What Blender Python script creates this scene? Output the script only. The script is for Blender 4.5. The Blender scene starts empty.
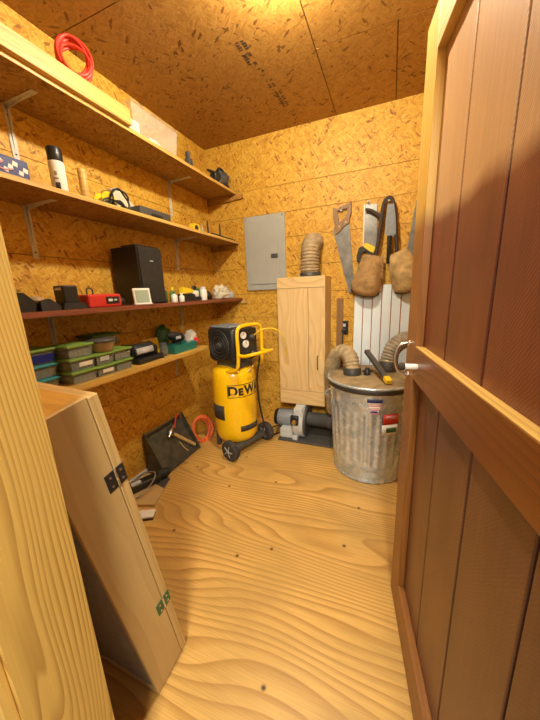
import bpy, bmesh, math, random
from mathutils import Vector, Matrix, noise as mnoise
random.seed(7)
S = bpy.context.scene
COL = S.collection
V = Vector
PI = math.pi

# ------------------------------------------------------------------ materials
def nodes(name):
    m = bpy.data.materials.new(name); m.use_nodes = True
    nt = m.node_tree; b = nt.nodes['Principled BSDF']
    return m, nt, b
def N(nt, t, **kw):
    n = nt.nodes.new(t)
    for k, v in kw.items():
        if k in n.inputs: n.inputs[k].default_value = v
        else: setattr(n, k, v)
    return n
def L(nt, a, b): nt.links.new(a, b)
def math_node(nt, op, a, b=None):
    n = nt.nodes.new('ShaderNodeMath'); n.operation = op
    for i, v in enumerate((a, b)):
        if v is None: continue
        if hasattr(v, 'links'): L(nt, v, n.inputs[i])
        else: n.inputs[i].default_value = v
    return n.outputs[0]
def mix(nt, fac, a, b, blend='MIX'):
    n = nt.nodes.new('ShaderNodeMix'); n.data_type = 'RGBA'; n.blend_type = blend
    for s, v in ((n.inputs[0], fac), (n.inputs[6], a), (n.inputs[7], b)):
        if hasattr(v, 'links'): L(nt, v, s)
        elif isinstance(v, (int, float)): s.default_value = v
        else: s.default_value = (*v, 1)
    return n.outputs[2]
def ramp(nt, fac, stops, interp='LINEAR'):
    n = nt.nodes.new('ShaderNodeValToRGB'); r = n.color_ramp; r.interpolation = interp
    while len(r.elements) < len(stops): r.elements.new(.5)
    for e, (p, c) in zip(r.elements, stops):
        e.position = p; e.color = (*c, 1) if not isinstance(c, (int, float)) else (c, c, c, 1)
    L(nt, fac, n.inputs[0]); return n.outputs[0]
def uvvec(nt, scale=(1, 1, 1), rot=0, loc=(0, 0, 0)):
    t = nt.nodes.new('ShaderNodeUVMap'); t.uv_map = 'UVMap'
    m = N(nt, 'ShaderNodeMapping'); m.inputs['Scale'].default_value = scale
    m.inputs['Rotation'].default_value = (0, 0, rot); m.inputs['Location'].default_value = loc
    L(nt, t.outputs[0], m.inputs[0]); return m.outputs[0]
def bump(nt, b, h, strength=.3, dist=.002):
    n = N(nt, 'ShaderNodeBump'); n.inputs['Strength'].default_value = strength
    n.inputs['Distance'].default_value = dist
    L(nt, h, n.inputs['Height']); L(nt, n.outputs[0], b.inputs['Normal'])

def osb(name, lo=(.50, .235, .018), mid=(.63, .335, .030), hi=(.76, .46, .065), dark=(.32, .125, .012), rough=.6):
    m, nt, b = nodes(name)
    dn = N(nt, 'ShaderNodeTexNoise', Scale=9.0, Detail=2.0); L(nt, uvvec(nt), dn.inputs['Vector'])
    col = None
    for i, (ang, th) in enumerate(((.25, 0), (1.25, .5), (-.6, .58), (.9, .74))):
        v = uvvec(nt, (1, 1, 1), ang, (i * 3.3, i * 1.7, 0))
        ad = N(nt, 'ShaderNodeVectorMath', operation='MULTIPLY_ADD'); L(nt, dn.outputs['Color'], ad.inputs[0])
        ad.inputs[1].default_value = (.03, .03, 0); L(nt, v, ad.inputs[2])
        sc = N(nt, 'ShaderNodeVectorMath', operation='MULTIPLY'); L(nt, ad.outputs[0], sc.inputs[0])
        sc.inputs[1].default_value = (27, 100, 1)
        vo = N(nt, 'ShaderNodeTexVoronoi', Scale=1.0); vo.voronoi_dimensions = '2D'; L(nt, sc.outputs[0], vo.inputs['Vector'])
        sp = N(nt, 'ShaderNodeSeparateColor'); L(nt, vo.outputs['Color'], sp.inputs[0])
        c = ramp(nt, sp.outputs[0], ((0, lo), (.35, mid), (.7, tuple((a + d) / 2 for a, d in zip(mid, hi))), (1, hi)))
        dk = math_node(nt, 'GREATER_THAN', sp.outputs[2], .962)
        c = mix(nt, dk, c, dark)
        if col is None: col = c; hh = sp.outputs[0]
        else:
            f = math_node(nt, 'GREATER_THAN', sp.outputs[1], th)
            col = mix(nt, f, col, c)
            hm = N(nt, 'ShaderNodeMix'); L(nt, f, hm.inputs[0]); L(nt, hh, hm.inputs[2]); L(nt, sp.outputs[0], hm.inputs[3]); hh = hm.outputs[0]
    fn = N(nt, 'ShaderNodeTexNoise', Scale=120.0, Detail=3.0); L(nt, uvvec(nt), fn.inputs['Vector'])
    col = mix(nt, .35, col, ramp(nt, fn.outputs[0], ((.3, .45), (.65, 1.0))), 'MULTIPLY')
    L(nt, col, b.inputs['Base Color']); b.inputs['Roughness'].default_value = rough
    bump(nt, b, hh, .35, .002)
    return m

def wood(name, light, dark, freq=30, warp=3.0, wscale=(1.2, 6), fibre=.3, rough=.5, sharp=.75, blot=.15, coat=0.0, knots=0, raw=None):
    """pine / plywood: growth rings as contour lines of v + stretched noise"""
    m, nt, b = nodes(name)
    wn = N(nt, 'ShaderNodeTexNoise', Scale=1.0, Detail=1.5, Roughness=.45); L(nt, uvvec(nt, (*wscale, 1)), wn.inputs['Vector'])
    sx = N(nt, 'ShaderNodeSeparateXYZ'); L(nt, uvvec(nt), sx.inputs[0])
    val = math_node(nt, 'ADD', math_node(nt, 'MULTIPLY', sx.outputs[1], float(freq)), math_node(nt, 'MULTIPLY', wn.outputs[0], float(warp * 4)))
    fr = math_node(nt, 'FRACT', val)
    g = ramp(nt, fr, ((0, 0), (sharp * .55, .12), (sharp, .7), (.93, 1.0), (1, 0)))
    fn = N(nt, 'ShaderNodeTexNoise', Scale=1.0, Detail=3.0); L(nt, uvvec(nt, (6, 260, 1)), fn.inputs['Vector'])
    bn = N(nt, 'ShaderNodeTexNoise', Scale=1.0, Detail=3.0); L(nt, uvvec(nt, (3.1, 5.3, 1)), bn.inputs['Vector'])
    gm = math_node(nt, 'MULTIPLY', g, ramp(nt, bn.outputs[0], ((.25, .35), (.7, 1.0))))
    c = mix(nt, gm, light, dark)
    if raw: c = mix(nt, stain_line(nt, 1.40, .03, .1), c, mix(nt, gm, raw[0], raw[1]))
    c = mix(nt, fibre, c, ramp(nt, fn.outputs[0], ((.3, .5), (.7, 1.0))), 'MULTIPLY')
    c = mix(nt, blot, c, ramp(nt, bn.outputs[0], ((.3, .35), (.65, 1.0))), 'MULTIPLY')
    if knots:
        vo = N(nt, 'ShaderNodeTexVoronoi', Scale=float(knots)); vo.voronoi_dimensions = '2D'; L(nt, uvvec(nt, (1, 1, 1), .3, (.37, .11, 0)), vo.inputs['Vector'])
        k = ramp(nt, vo.outputs['Distance'], ((.0, 1.0), (.008, 1.0), (.03, 0.0)))
        c = mix(nt, k, c, (.07, .03, .012))
    L(nt, c, b.inputs['Base Color']); b.inputs['Roughness'].default_value = rough
    if coat: b.inputs['Coat Weight'].default_value = coat; b.inputs['Coat Roughness'].default_value = .25
    bump(nt, b, fn.outputs[0], .15, .001)
    return m

def plain(name, col, rough=.5, metal=0.0, var=.12, vscale=40, bmp=0.0, coat=0.0, spec=None):
    m, nt, b = nodes(name)
    tc = nt.nodes.new('ShaderNodeTexCoord')
    n = N(nt, 'ShaderNodeTexNoise', Scale=float(vscale), Detail=3.0); L(nt, tc.outputs['Object'], n.inputs['Vector'])
    c = mix(nt, 1.0, col, ramp(nt, n.outputs[0], ((.3, 1 - var * 2), (.7, 1.0))), 'MULTIPLY')
    L(nt, c, b.inputs['Base Color'])
    b.inputs['Roughness'].default_value = rough; b.inputs['Metallic'].default_value = metal
    if coat: b.inputs['Coat Weight'].default_value = coat
    if spec is not None: b.inputs['Specular IOR Level'].default_value = spec
    if bmp: bump(nt, b, n.outputs[0], bmp, .002)
    return m

def galvanised(name):
    m, nt, b = nodes(name)
    tc = nt.nodes.new('ShaderNodeTexCoord')
    vo = N(nt, 'ShaderNodeTexVoronoi', Scale=38.0); L(nt, tc.outputs['Object'], vo.inputs['Vector'])
    n = N(nt, 'ShaderNodeTexNoise', Scale=7.0, Detail=5.0); L(nt, tc.outputs['Object'], n.inputs['Vector'])
    sp = N(nt, 'ShaderNodeSeparateColor'); L(nt, vo.outputs['Color'], sp.inputs[0])
    c = ramp(nt, sp.outputs[0], ((0, (.50, .60, .72)), (1, (.72, .84, 1.0))))
    c = mix(nt, .4, c, ramp(nt, n.outputs[0], ((.35, (.6, .6, .6)), (.6, (1, 1, 1)))), 'MULTIPLY')
    L(nt, c, b.inputs['Base Color']); b.inputs['Metallic'].default_value = .62
    L(nt, ramp(nt, n.outputs[0], ((.3, .34), (.7, .16))), b.inputs['Roughness'])
    return m

def clear(name, col=(.9, .95, .9), alpha=.35, rough=.15):
    m, nt, b = nodes(name)
    b.inputs['Base Color'].default_value = (*col, 1); b.inputs['Roughness'].default_value = rough
    b.inputs['Alpha'].default_value = alpha
    return m

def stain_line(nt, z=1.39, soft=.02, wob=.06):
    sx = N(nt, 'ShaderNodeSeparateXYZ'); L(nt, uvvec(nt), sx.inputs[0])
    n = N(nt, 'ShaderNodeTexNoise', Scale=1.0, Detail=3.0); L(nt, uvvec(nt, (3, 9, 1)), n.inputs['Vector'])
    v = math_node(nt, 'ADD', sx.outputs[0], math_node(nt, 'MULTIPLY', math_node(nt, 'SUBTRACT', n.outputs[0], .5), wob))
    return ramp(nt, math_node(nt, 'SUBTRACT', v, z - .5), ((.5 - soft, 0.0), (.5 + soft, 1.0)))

def door_stain(name, a=(.30, .085, .030), d=(.17, .045, .017), raw=None):
    m, nt, b = nodes(name)
    fn = N(nt, 'ShaderNodeTexNoise', Scale=1.0, Detail=4.0); L(nt, uvvec(nt, (5, 120, 1)), fn.inputs['Vector'])
    bn = N(nt, 'ShaderNodeTexNoise', Scale=1.0, Detail=4.0); L(nt, uvvec(nt, (2.2, 6, 1)), bn.inputs['Vector'])
    wv = N(nt, 'ShaderNodeTexWave', Scale=55.0, Distortion=5.0, Detail=4.0); wv.bands_direction = 'X'
    L(nt, uvvec(nt, (1, 1, 1), .85), wv.inputs['Vector'])
    c = mix(nt, ramp(nt, bn.outputs[0], ((.3, 0.0), (.7, 1.0))), d, a)
    sw = .22
    if raw:
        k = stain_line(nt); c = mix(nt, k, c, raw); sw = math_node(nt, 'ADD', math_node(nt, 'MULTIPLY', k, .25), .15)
    c = mix(nt, .35, c, ramp(nt, fn.outputs[0], ((.3, .55), (.7, 1.0))), 'MULTIPLY')
    c = mix(nt, sw, c, ramp(nt, wv.outputs['Fac'], ((.1, .5), (.7, 1.0))), 'MULTIPLY')
    L(nt, c, b.inputs['Base Color']); b.inputs['Roughness'].default_value = .36
    bump(nt, b, wv.outputs['Fac'], .18, .001)
    return m

M = {}
M['osb'] = osb('OSB panel')
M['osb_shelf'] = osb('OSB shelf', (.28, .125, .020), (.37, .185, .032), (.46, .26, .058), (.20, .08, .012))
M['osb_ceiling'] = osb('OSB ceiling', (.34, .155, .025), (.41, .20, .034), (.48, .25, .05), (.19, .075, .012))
M['gap'] = plain('dark gap', (.05, .025, .01), .9)
M['floor'] = wood('plywood floor', (.78, .48, .14), (.45, .22, .042), freq=30, warp=5.5, wscale=(.6, 2.4), fibre=.40, rough=.42, sharp=.8, blot=.38, knots=2.6)
M['jamb'] = wood('pine jamb', (.66, .41, .10), (.29, .125, .016), freq=85, warp=7.0, wscale=(.9, 7), fibre=.2, rough=.5, blot=.1)
M['pine'] = wood('pine lumber', (.72, .46, .12), (.52, .27, .05), freq=45, warp=1.6, wscale=(1, 8), fibre=.25, rough=.5)
M['ply'] = wood('plywood', (.76, .55, .27), (.62, .41, .17), freq=16, warp=2.6, wscale=(1.2, 5), fibre=.2, rough=.5, blot=.2)
M['bench'] = wood('bench pine', (.70, .44, .10), (.52, .28, .05), freq=30, warp=1.6, wscale=(1, 7), fibre=.25, rough=.45)
M['mdf'] = wood('tan board', (.62, .43, .18), (.55, .37, .15), freq=10, warp=2, wscale=(1, 5), fibre=.12, rough=.55, blot=.18)
M['mdf_edge'] = wood('tan board edge', (.66, .45, .18), (.50, .33, .12), freq=60, warp=1, wscale=(1, 5), fibre=.2, rough=.55)
M['orange_ply'] = wood('orange plywood', (.70, .38, .07), (.55, .27, .04), freq=20, warp=2, wscale=(1, 5))
M['redboard'] = wood('red painted board', (.26, .075, .035), (.17, .05, .025), freq=40, warp=1, wscale=(2, 6), fibre=.3, rough=.5)
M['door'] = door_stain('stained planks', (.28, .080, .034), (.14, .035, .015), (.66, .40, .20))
M['door_low'] = door_stain('brown planks', (.25, .105, .050), (.155, .060, .028))
M['rail'] = wood('stained rail', (.27, .075, .010), (.15, .036, .006), freq=40, warp=1.4, wscale=(1.5, 9), fibre=.3, rough=.36, coat=.2)
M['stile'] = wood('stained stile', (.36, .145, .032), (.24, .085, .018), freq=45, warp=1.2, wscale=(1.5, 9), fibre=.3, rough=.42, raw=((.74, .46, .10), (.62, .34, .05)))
M['low_rail'] = wood('stained low rail', (.36, .145, .032), (.24, .085, .018), freq=45, warp=1.2, wscale=(1.5, 9), fibre=.3, rough=.42)
M['white_metal'] = plain('white bracket', (.62, .60, .55), .4, var=.1)
M['grey_paint'] = plain('grey panel paint', (.40, .42, .40), .42, var=.03, vscale=15)
M['black'] = plain('black plastic', (.018, .018, .019), .4)
M['black_m'] = plain('matte black', (.022, .021, .020), .65, var=.2)
M['sawwood'] = wood('saw handle wood', (.30, .16, .06), (.17, .08, .025), freq=60, warp=1.5, wscale=(3, 9))
M['dark_grey'] = plain('dark grey', (.075, .075, .075), .5)
M['tyre'] = plain('rubber', (.06, .052, .045), .8, var=.25)
M['yellow'] = plain('compressor yellow', (.95, .57, .006), .28, var=.03, coat=.4)
M['yellow2'] = plain('bright yellow', (.85, .62, .02), .4, var=.05)
M['white'] = plain('white plastic', (.78, .78, .75), .4, var=.04)
M['paper'] = plain('paper', (.82, .80, .74), .7, var=.05)
M['galv'] = galvanised('galvanised steel')
M['steel'] = plain('saw steel', (.27, .27, .26), .42, .8, var=.25, vscale=12)
M['chrome'] = plain('worn chrome', (.75, .70, .62), .25, .95, var=.1)
M['hose'] = plain('dusty hose', (.40, .35, .26), .65, var=.2, vscale=30)
M['hose_tan'] = plain('dusty tan hose', (.46, .35, .20), .7, var=.2, vscale=30)
M['dust'] = plain('sawdusty lid', (.40, .29, .15), .9, var=.25, vscale=14, bmp=.3)
M['lidrim'] = plain('lid rim', (.05, .048, .045), .5)
M['leather'] = plain('brown suede', (.46, .28, .11), .85, var=.25, vscale=22, bmp=.3)
M['leather2'] = plain('tan suede', (.58, .40, .17), .85, var=.25, vscale=22, bmp=.3)
M['strap'] = plain('dark strap', (.045, .028, .022), .7)
M['redcord'] = plain('red orange cord', (.78, .06, .035), .4, var=.05)
M['orange'] = plain('orange hose', (.82, .17, .045), .4, var=.05)
M['red'] = plain('red plastic', (.62, .035, .025), .38, var=.05)
M['green_lid'] = plain('green lid', (.19, .33, .06), .4, var=.06)
M['teal_lid'] = plain('teal lid', (.03, .25, .30), .4, var=.06)
M['teal'] = plain('teal plastic', (.03, .24, .20), .35, var=.06)
M['green'] = plain('dark green', (.04, .13, .04), .5)
M['blue'] = plain('navy print', (.02, .03, .17), .45, var=.1)
M['blue_label'] = plain('blue label', (.01, .02, .22), .4, var=.05)
M['lcd'] = plain('lcd glass', (.36, .46, .38), .2, var=.02)
M['screws'] = plain('screws inside', (.24, .23, .21), .45, .5, var=.5, vscale=130)
M['screws2'] = plain('bolts inside', (.12, .125, .115), .45, .5, var=.5, vscale=110)
M['tanplastic'] = plain('tan plastic', (.42, .30, .16), .45)
M['bin'] = clear('clear bin', (.85, .87, .82), .13, .2)
M['tub'] = clear('clear tub', (.75, .82, .75), .13, .12)
M['bagclear'] = clear('clear bag', (.85, .85, .82), .38, .3)
M['tray'] = plain('dark tray', (.10, .098, .075), .5, var=.3, vscale=20)
M['brass'] = plain('brass', (.75, .50, .18), .3, .9)
M['lightgrey'] = plain('light grey', (.60, .64, .68), .5, var=.1)
M['bluegrey'] = plain('blue grey', (.24, .27, .31), .5, var=.12)
M['sheet'] = plain('white siding', (.78, .90, 1.0), .3, var=.03, vscale=6)
M['siding_line'] = plain('red brown line', (.42, .15, .06), .5)
M['pink'] = plain('sticker pink', (.75, .35, .42), .45, var=.04)
M['ink'] = plain('stamp ink', (.085, .05, .022), .8)
M['cloth'] = plain('pale cloth', (.72, .66, .50), .85, var=.15, vscale=25, bmp=.2)
M['block'] = plain('concrete grey', (.35, .35, .33), .8)
M['outside'] = plain('outside boards', (.45, .33, .18), .8)
mb_, nt_, b_ = nodes('lit bulb')
b_.inputs['Emission Color'].default_value = (1, .925, .72, 1); b_.inputs['Emission Strength'].default_value = 1200.0
M['bulb'] = mb_

# ------------------------------------------------------------------ mesh builder
class MB:
    def __init__(s): s.v = []; s.f = []; s.uv = []; s.mi = []; s.sm = []; s.mats = []
    def m(s, mat):
        if mat not in s.mats: s.mats.append(mat)
        return s.mats.index(mat)
    def add(s, vs, fs, mat='', mtx=None, smooth=False, uvs=None, grain=None, uvoff=None):
        """vs local verts; uv box-projected in local metres with U along the grain axis"""
        o = len(s.v); mi = s.m(mat)
        vs = [V(p) for p in vs]
        if grain is None:
            d = [max(p[i] for p in vs) - min(p[i] for p in vs) for i in range(3)]
            grain = d.index(max(d))
        if uvoff is None: uvoff = (random.uniform(0, 9), random.uniform(0, 9))
        for f in fs:
            if uvs: s.uv.append([uvs[i] for i in f])
            else:
                n = V((0, 0, 0))
                for k in range(1, len(f) - 1): n += (vs[f[k]] - vs[f[0]]).cross(vs[f[k + 1]] - vs[f[0]])
                ax = max(range(3), key=lambda i: abs(n[i]))
                rest = [i for i in range(3) if i != ax]
                a = grain if grain in rest else rest[0]
                b = [i for i in rest if i != a][0]
                s.uv.append([(vs[i][a] + uvoff[0], vs[i][b] + uvoff[1] + (vs[i][ax] if 0 else 0)) for i in f])
            s.f.append([i + o for i in f]); s.mi.append(mi); s.sm.append(smooth)
        s.v += [mtx @ p if mtx is not None else p for p in vs]
        return s
    def box(s, lo, hi, mat='', mtx=None, grain=None, bev=0, uvoff=None):
        x0, y0, z0 = lo; x1, y1, z1 = hi
        if bev:
            bm = bmesh.new(); bmesh.ops.create_cube(bm, size=1)
            for v in bm.verts: v.co = V(((x0 + x1) / 2 + v.co.x * (x1 - x0), (y0 + y1) / 2 + v.co.y * (y1 - y0), (z0 + z1) / 2 + v.co.z * (z1 - z0)))
            bmesh.ops.bevel(bm, geom=bm.edges[:], offset=bev, segments=3 if bev > .008 else 2, profile=.5, affect='EDGES')
            vs = [v.co.copy() for v in bm.verts]; bm.verts.index_update(); fs = [[v.index for v in f.verts] for f in bm.faces]; bm.free()
            return s.add(vs, fs, mat, mtx, bev > .008, grain=grain, uvoff=uvoff)
        vs = [(x0, y0, z0), (x1, y0, z0), (x1, y1, z0), (x0, y1, z0), (x0, y0, z1), (x1, y0, z1), (x1, y1, z1), (x0, y1, z1)]
        return s.add(vs, [(0, 3, 2, 1), (4, 5, 6, 7), (0, 1, 5, 4), (1, 2, 6, 5), (2, 3, 7, 6), (3, 0, 4, 7)], mat, mtx, grain=grain, uvoff=uvoff)
    def prism(s, pts, h0, h1, axis=2, mat='', mtx=None, grain=None):
        """polygon pts (CCW) extruded along axis"""
        def P(a, b, h): return ((h, a, b), (a, h, b), (a, b, h))[axis]
        n = len(pts); vs = [P(a, b, h0) for a, b in pts] + [P(a, b, h1) for a, b in pts]
        fs = [list(range(n))[::-1], list(range(n, 2 * n))] + [[i, (i + 1) % n, n + (i + 1) % n, n + i] for i in range(n)]
        if axis == 1: fs = [f[::-1] for f in fs]
        return s.add(vs, fs, mat, mtx, grain=grain)
    def lathe(s, prof, n=32, mat='', mtx=None, cap=True, smooth=True, mod=None):
        vs = []; fs = []; k = len(prof); uvs = []
        for j, (r, z) in enumerate(prof):
            for i in range(n):
                a = 2 * PI * i / n; rr = mod(r, z, a) if mod else r
                vs.append((rr * math.cos(a), rr * math.sin(a), z)); uvs.append((a * max(r, .01), z))
        for j in range(k - 1):
            for i in range(n):
                i2 = (i + 1) % n; fs.append((j * n + i, j * n + i2, (j + 1) * n + i2, (j + 1) * n + i))
        s.add(vs, fs, mat, mtx, smooth, uvs=uvs)
        if cap:
            if prof[0][0] > 1e-4: s.add(vs[:n], [list(range(n))[::-1]], mat, mtx)
            if prof[-1][0] > 1e-4: s.add(vs[-n:], [list(range(n))], mat, mtx)
        return s
    def cyl(s, r, p0, p1, n=20, mat='', mtx=None, r1=None, smooth=True):
        p0, p1 = V(p0), V(p1); d = p1 - p0
        q = d.to_track_quat('Z', 'Y').to_matrix().to_4x4(); q.translation = p0
        if mtx is not None: q = mtx @ q
        return s.lathe(((r, 0), (r1 if r1 is not None else r, d.length)), n, mat, q, smooth=smooth)
    def tube(s, pts, r, n=8, mat='', closed=False, mtx=None, res=1, rfun=None):
        pts = [V(p) for p in pts]
        if res > 1: pts = smooth_path(pts, res, closed)
        k = len(pts); vs = []; fs = []
        up = None
        for i, p in enumerate(pts):
            a = pts[(i - 1) % k] if (i or closed) else p; b = pts[(i + 1) % k] if (i < k - 1 or closed) else p
            t = (b - a).normalized() if (b - a).length > 1e-9 else V((0, 0, 1))
            if up is None: up = t.orthogonal().normalized()
            up = (up - t * up.dot(t)); up = up.normalized() if up.length > 1e-6 else t.orthogonal().normalized()
            w = t.cross(up); rr = rfun(i, i / max(1, k - 1)) if rfun else r
            for j in range(n):
                an = 2 * PI * j / n; vs.append(p + (up * math.cos(an) + w * math.sin(an)) * rr)
        for i in range(k if closed else k - 1):
            for j in range(n):
                a0 = i * n; b0 = ((i + 1) % k) * n; j2 = (j + 1) % n
                fs.append((a0 + j, a0 + j2, b0 + j2, b0 + j))
        s.add(vs, fs, mat, mtx, True)
        if not closed: s.add(vs[:n], [list(range(n))[::-1]], mat, mtx); s.add(vs[-n:], [list(range(n))], mat, mtx)
        return s
    def blob(s, c, size, amp=.25, freq=3.0, mat='', sub=3, seed=0, flat=None):
        bm = bmesh.new(); bmesh.ops.create_icosphere(bm, subdivisions=sub, radius=1)
        vs = []
        for v in bm.verts:
            p = v.co.copy(); k = 1 + amp * mnoise.noise(p * freq + V((seed, seed * 2, 0))) + amp * .5 * mnoise.noise(p * freq * 2.3 + V((0, seed, 3)))
            q = V((p.x * size[0] * k, p.y * size[1] * k, p.z * size[2] * k)) + V(c)
            if flat is not None: q.z = max(q.z, flat)
            vs.append(q)
        bm.verts.index_update(); fs = [[v.index for v in f.verts] for f in bm.faces]; bm.free()
        return s.add(vs, fs, mat, None, True)
    def patch(s, r, a0, a1, z0, z1, mat='', n=8, c=(0, 0), th=.0015):
        vs = []; fs = []
        for k in range(2):
            for i in range(n + 1):
                a = a0 + (a1 - a0) * i / n; rr = r + th * k
                for z in (z0, z1): vs.append((c[0] + rr * math.cos(a), c[1] + rr * math.sin(a), z))
        h = 2 * (n + 1)
        for i in range(n):
            q = 2 * i; fs.append((h + q, h + q + 2, h + q + 3, h + q + 1)); fs.append((q, q + 1, q + 3, q + 2))
            fs.append((q, q + 2, h + q + 2, h + q)); fs.append((q + 1, h + q + 1, h + q + 3, q + 3))
        fs.append((0, h, h + 1, 1)); fs.append((2 * n, 2 * n + 1, h + 2 * n + 1, h + 2 * n))
        return s.add(vs, fs, mat, None, True)
    def build(s, name, parent=None, mats=None, kind=None, loc=None, label=None):
        me = bpy.data.meshes.new(name)
        me.from_pydata([tuple(p) for p in s.v], [], s.f)
        uvl = me.uv_layers.new(name='UVMap')
        k = 0
        for uvs in s.uv:
            for u in uvs: uvl.data[k].uv = u; k += 1
        for p, mi, sm in zip(me.polygons, s.mi, s.sm): p.material_index = mi; p.use_smooth = sm
        for mt in s.mats: me.materials.append(M[mt])
        me.validate(); me.update()
        o = bpy.data.objects.new(name, me); COL.objects.link(o)
        if parent is not None:
            o.parent = parent
        if loc: o.location = loc
        if kind: o['kind'] = kind
        if label: o['label'] = label
        return o

def smooth_path(pts, res, closed=False):
    out = []; n = len(pts)
    for i in range(n if closed else n - 1):
        g = lambda k: pts[k % n] if closed else pts[max(0, min(n - 1, k))]
        p0, p1, p2, p3 = g(i - 1), g(i), g(i + 1), g(i + 2)
        for k in range(res):
            t = k / res
            out.append(.5 * ((2 * p1) + (p2 - p0) * t + (2 * p0 - 5 * p1 + 4 * p2 - p3) * t * t + (3 * p1 - p0 - 3 * p2 + p3) * t ** 3))
    if not closed: out.append(pts[-1])
    return out

def tag(o, label=None, cat=None, group=None, kind=None):
    if label: o['label'] = label
    if cat: o['category'] = cat
    if group: o['group'] = group
    if kind: o['kind'] = kind
    return o
def thing(name, label, cat, loc=(0, 0, 0), rz=0, group=None, mtx=None):
    o = bpy.data.objects.new(name, None); COL.objects.link(o); o.empty_display_size = .05
    if mtx is not None: o.matrix_world = mtx
    else: o.location = loc; o.rotation_euler = (0, 0, rz)
    return tag(o, label, cat, group)
def copy_thing(o, loc, rz=None, label=None):
    c = o.copy(); COL.objects.link(c); c.location = loc
    if rz is not None: c.rotation_euler = (0, 0, rz)
    if label: c['label'] = label
    for ch in o.children:
        d = ch.copy(); COL.objects.link(d); d.parent = c
        for g in ch.children:
            e = g.copy(); COL.objects.link(e); e.parent = d
    return c
def single(mb, name, label, cat, loc=None, group=None, rz=0):
    o = mb.build(name, loc=loc); o.rotation_euler = (0, 0, rz)
    return tag(o, label, cat, group)
def basis(o, x, y, z):
    m = Matrix.Identity(4)
    for i, a in enumerate((x, y, z)):
        for k in range(3): m[k][i] = a[k]
    m.translation = V(o); return m
def text_mesh(txt, size, extrude=.001, bold=.0, sx=1.0):
    cu = bpy.data.curves.new('lettering', 'FONT'); cu.body = txt; cu.size = size; cu.extrude = extrude; cu.offset = bold
    cu.align_x = 'CENTER'; cu.align_y = 'CENTER'
    o = bpy.data.objects.new('lettering', cu); COL.objects.link(o)
    dg = bpy.context.evaluated_depsgraph_get(); me = bpy.data.meshes.new_from_object(o.evaluated_get(dg))
    bpy.data.objects.remove(o); bpy.data.curves.remove(cu)
    vs = [(v.co.x * sx, v.co.y, v.co.z) for v in me.vertices]; fs = [list(p.vertices) for p in me.polygons]
    bpy.data.meshes.remove(me); return vs, fs

# ------------------------------------------------------------------ the setting
W, YF, YO, H = 1.98, -2.20, -2.318, 2.44
JX, JR = 1.055, 1.815                       # doorway
seams = [0, .2, .405, .587, .79, 1.0, 1.21, 1.43, 1.66, 1.855, 2.058, H]
def boarded(name, fn, backing):
    mb = MB(); mb.box(*backing, 'gap')
    for a, b in zip(seams[:-1], seams[1:]): fn(mb, a + (.003 if a else 0), b)
    return mb.build(name, kind='structure')
g = .012
boarded('wall_left', lambda m, a, b: m.box((-g, YF, a), (0, 0, b), 'osb'), ((-.1, YF, 0), (-g, 0.1, H)))
boarded('wall_back', lambda m, a, b: m.box((0, 0, a), (W, g, b), 'osb'), ((-g, g, 0), (W + .1, .1, H)))
boarded('wall_right', lambda m, a, b: m.box((W, YF, a), (W + g, 0, b), 'osb'), ((W + g, YF, 0), (W + .1, 0.1, H)))
mb = MB()
mb.box((-.6, YO, 0), (JX - .018, YF, H), 'osb'); mb.box((JR + .018, YO, 0), (W + .6, YF, H), 'osb'); mb.box((JX - .018, YO, 1.96), (JR + .018, YF, H), 'osb')
mb.build('wall_front', kind='structure')
mb = MB(); mb.box((-.1, -2.36, -.03), (W + .1, .1, 0), 'floor', grain=0, uvoff=(3.3, 5.2)); mb.box((-1.5, -5.2, -.03), (3.6, -2.36, -.001), 'outside')
mb.build('floor', kind='structure')
mb = MB(); mb.box((-.1, YF, H + .012), (W + .1, .1, H + .06), 'gap')
c = .0025
for x0, x1, y0, y1 in ((0, 1.133, -1.256, 0), (0, 1.133, YF, -1.256), (1.133, 1.527, -.65, 0), (1.527, W, -.65, 0), (1.133, W, YF, -.65)):
    mb.box((x0 + c, y0 + c, H), (x1 - c, y1 - c, H + .012), 'osb_ceiling')
ceil = mb.build('ceiling', kind='structure')
mb = MB(); rr = random.Random(3)
for cx, y0, y1, w in ((.80, -.86, -.68, .055), (.818, -.655, -.63, .03), (.83, -.545, -.49, .045), (.845, -.43, -.27, .05), (.862, -.2, -.08, .03)):
    y = y0
    while y < y1:
        for k in (0, 1):
            h = rr.uniform(.006, .014)
            if rr.random() < .85: mb.box((cx - w / 2 + k * w * .55, y, H - .0008), (cx - w / 2 + k * w * .55 + w * rr.uniform(.25, .42), y + h, H), 'ink')
        y += rr.uniform(.014, .02)
mb.build('ink_stamp', ceil, label='smudged dark grade stamp printed on the ceiling panel')
MB().box((0.0, -1.35, 0), (.012, -.62, .03), 'lightgrey').build('baseboard_left', kind='structure')
MB().box((JX - .018, YO - .002, 0), (JX, YF + .002, 1.96), 'jamb', grain=2).build('trim_1', kind='structure')
MB().box((JR, YO - .002, 0), (JR + .018, YF + .002, 1.96), 'jamb', grain=2).build('trim_2', kind='structure')
mb = MB(); mb.box((JX - .10, YO - .02, 0), (JX - .012, YO - .002, 2.03), 'pine', grain=2, bev=.002)
mb.build('trim_3', kind='structure')
mb = MB(); mb.box((JX, YO - .0, 1.942), (JR, YF, 1.96), 'jamb'); mb.build('trim_4', kind='structure')

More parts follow.
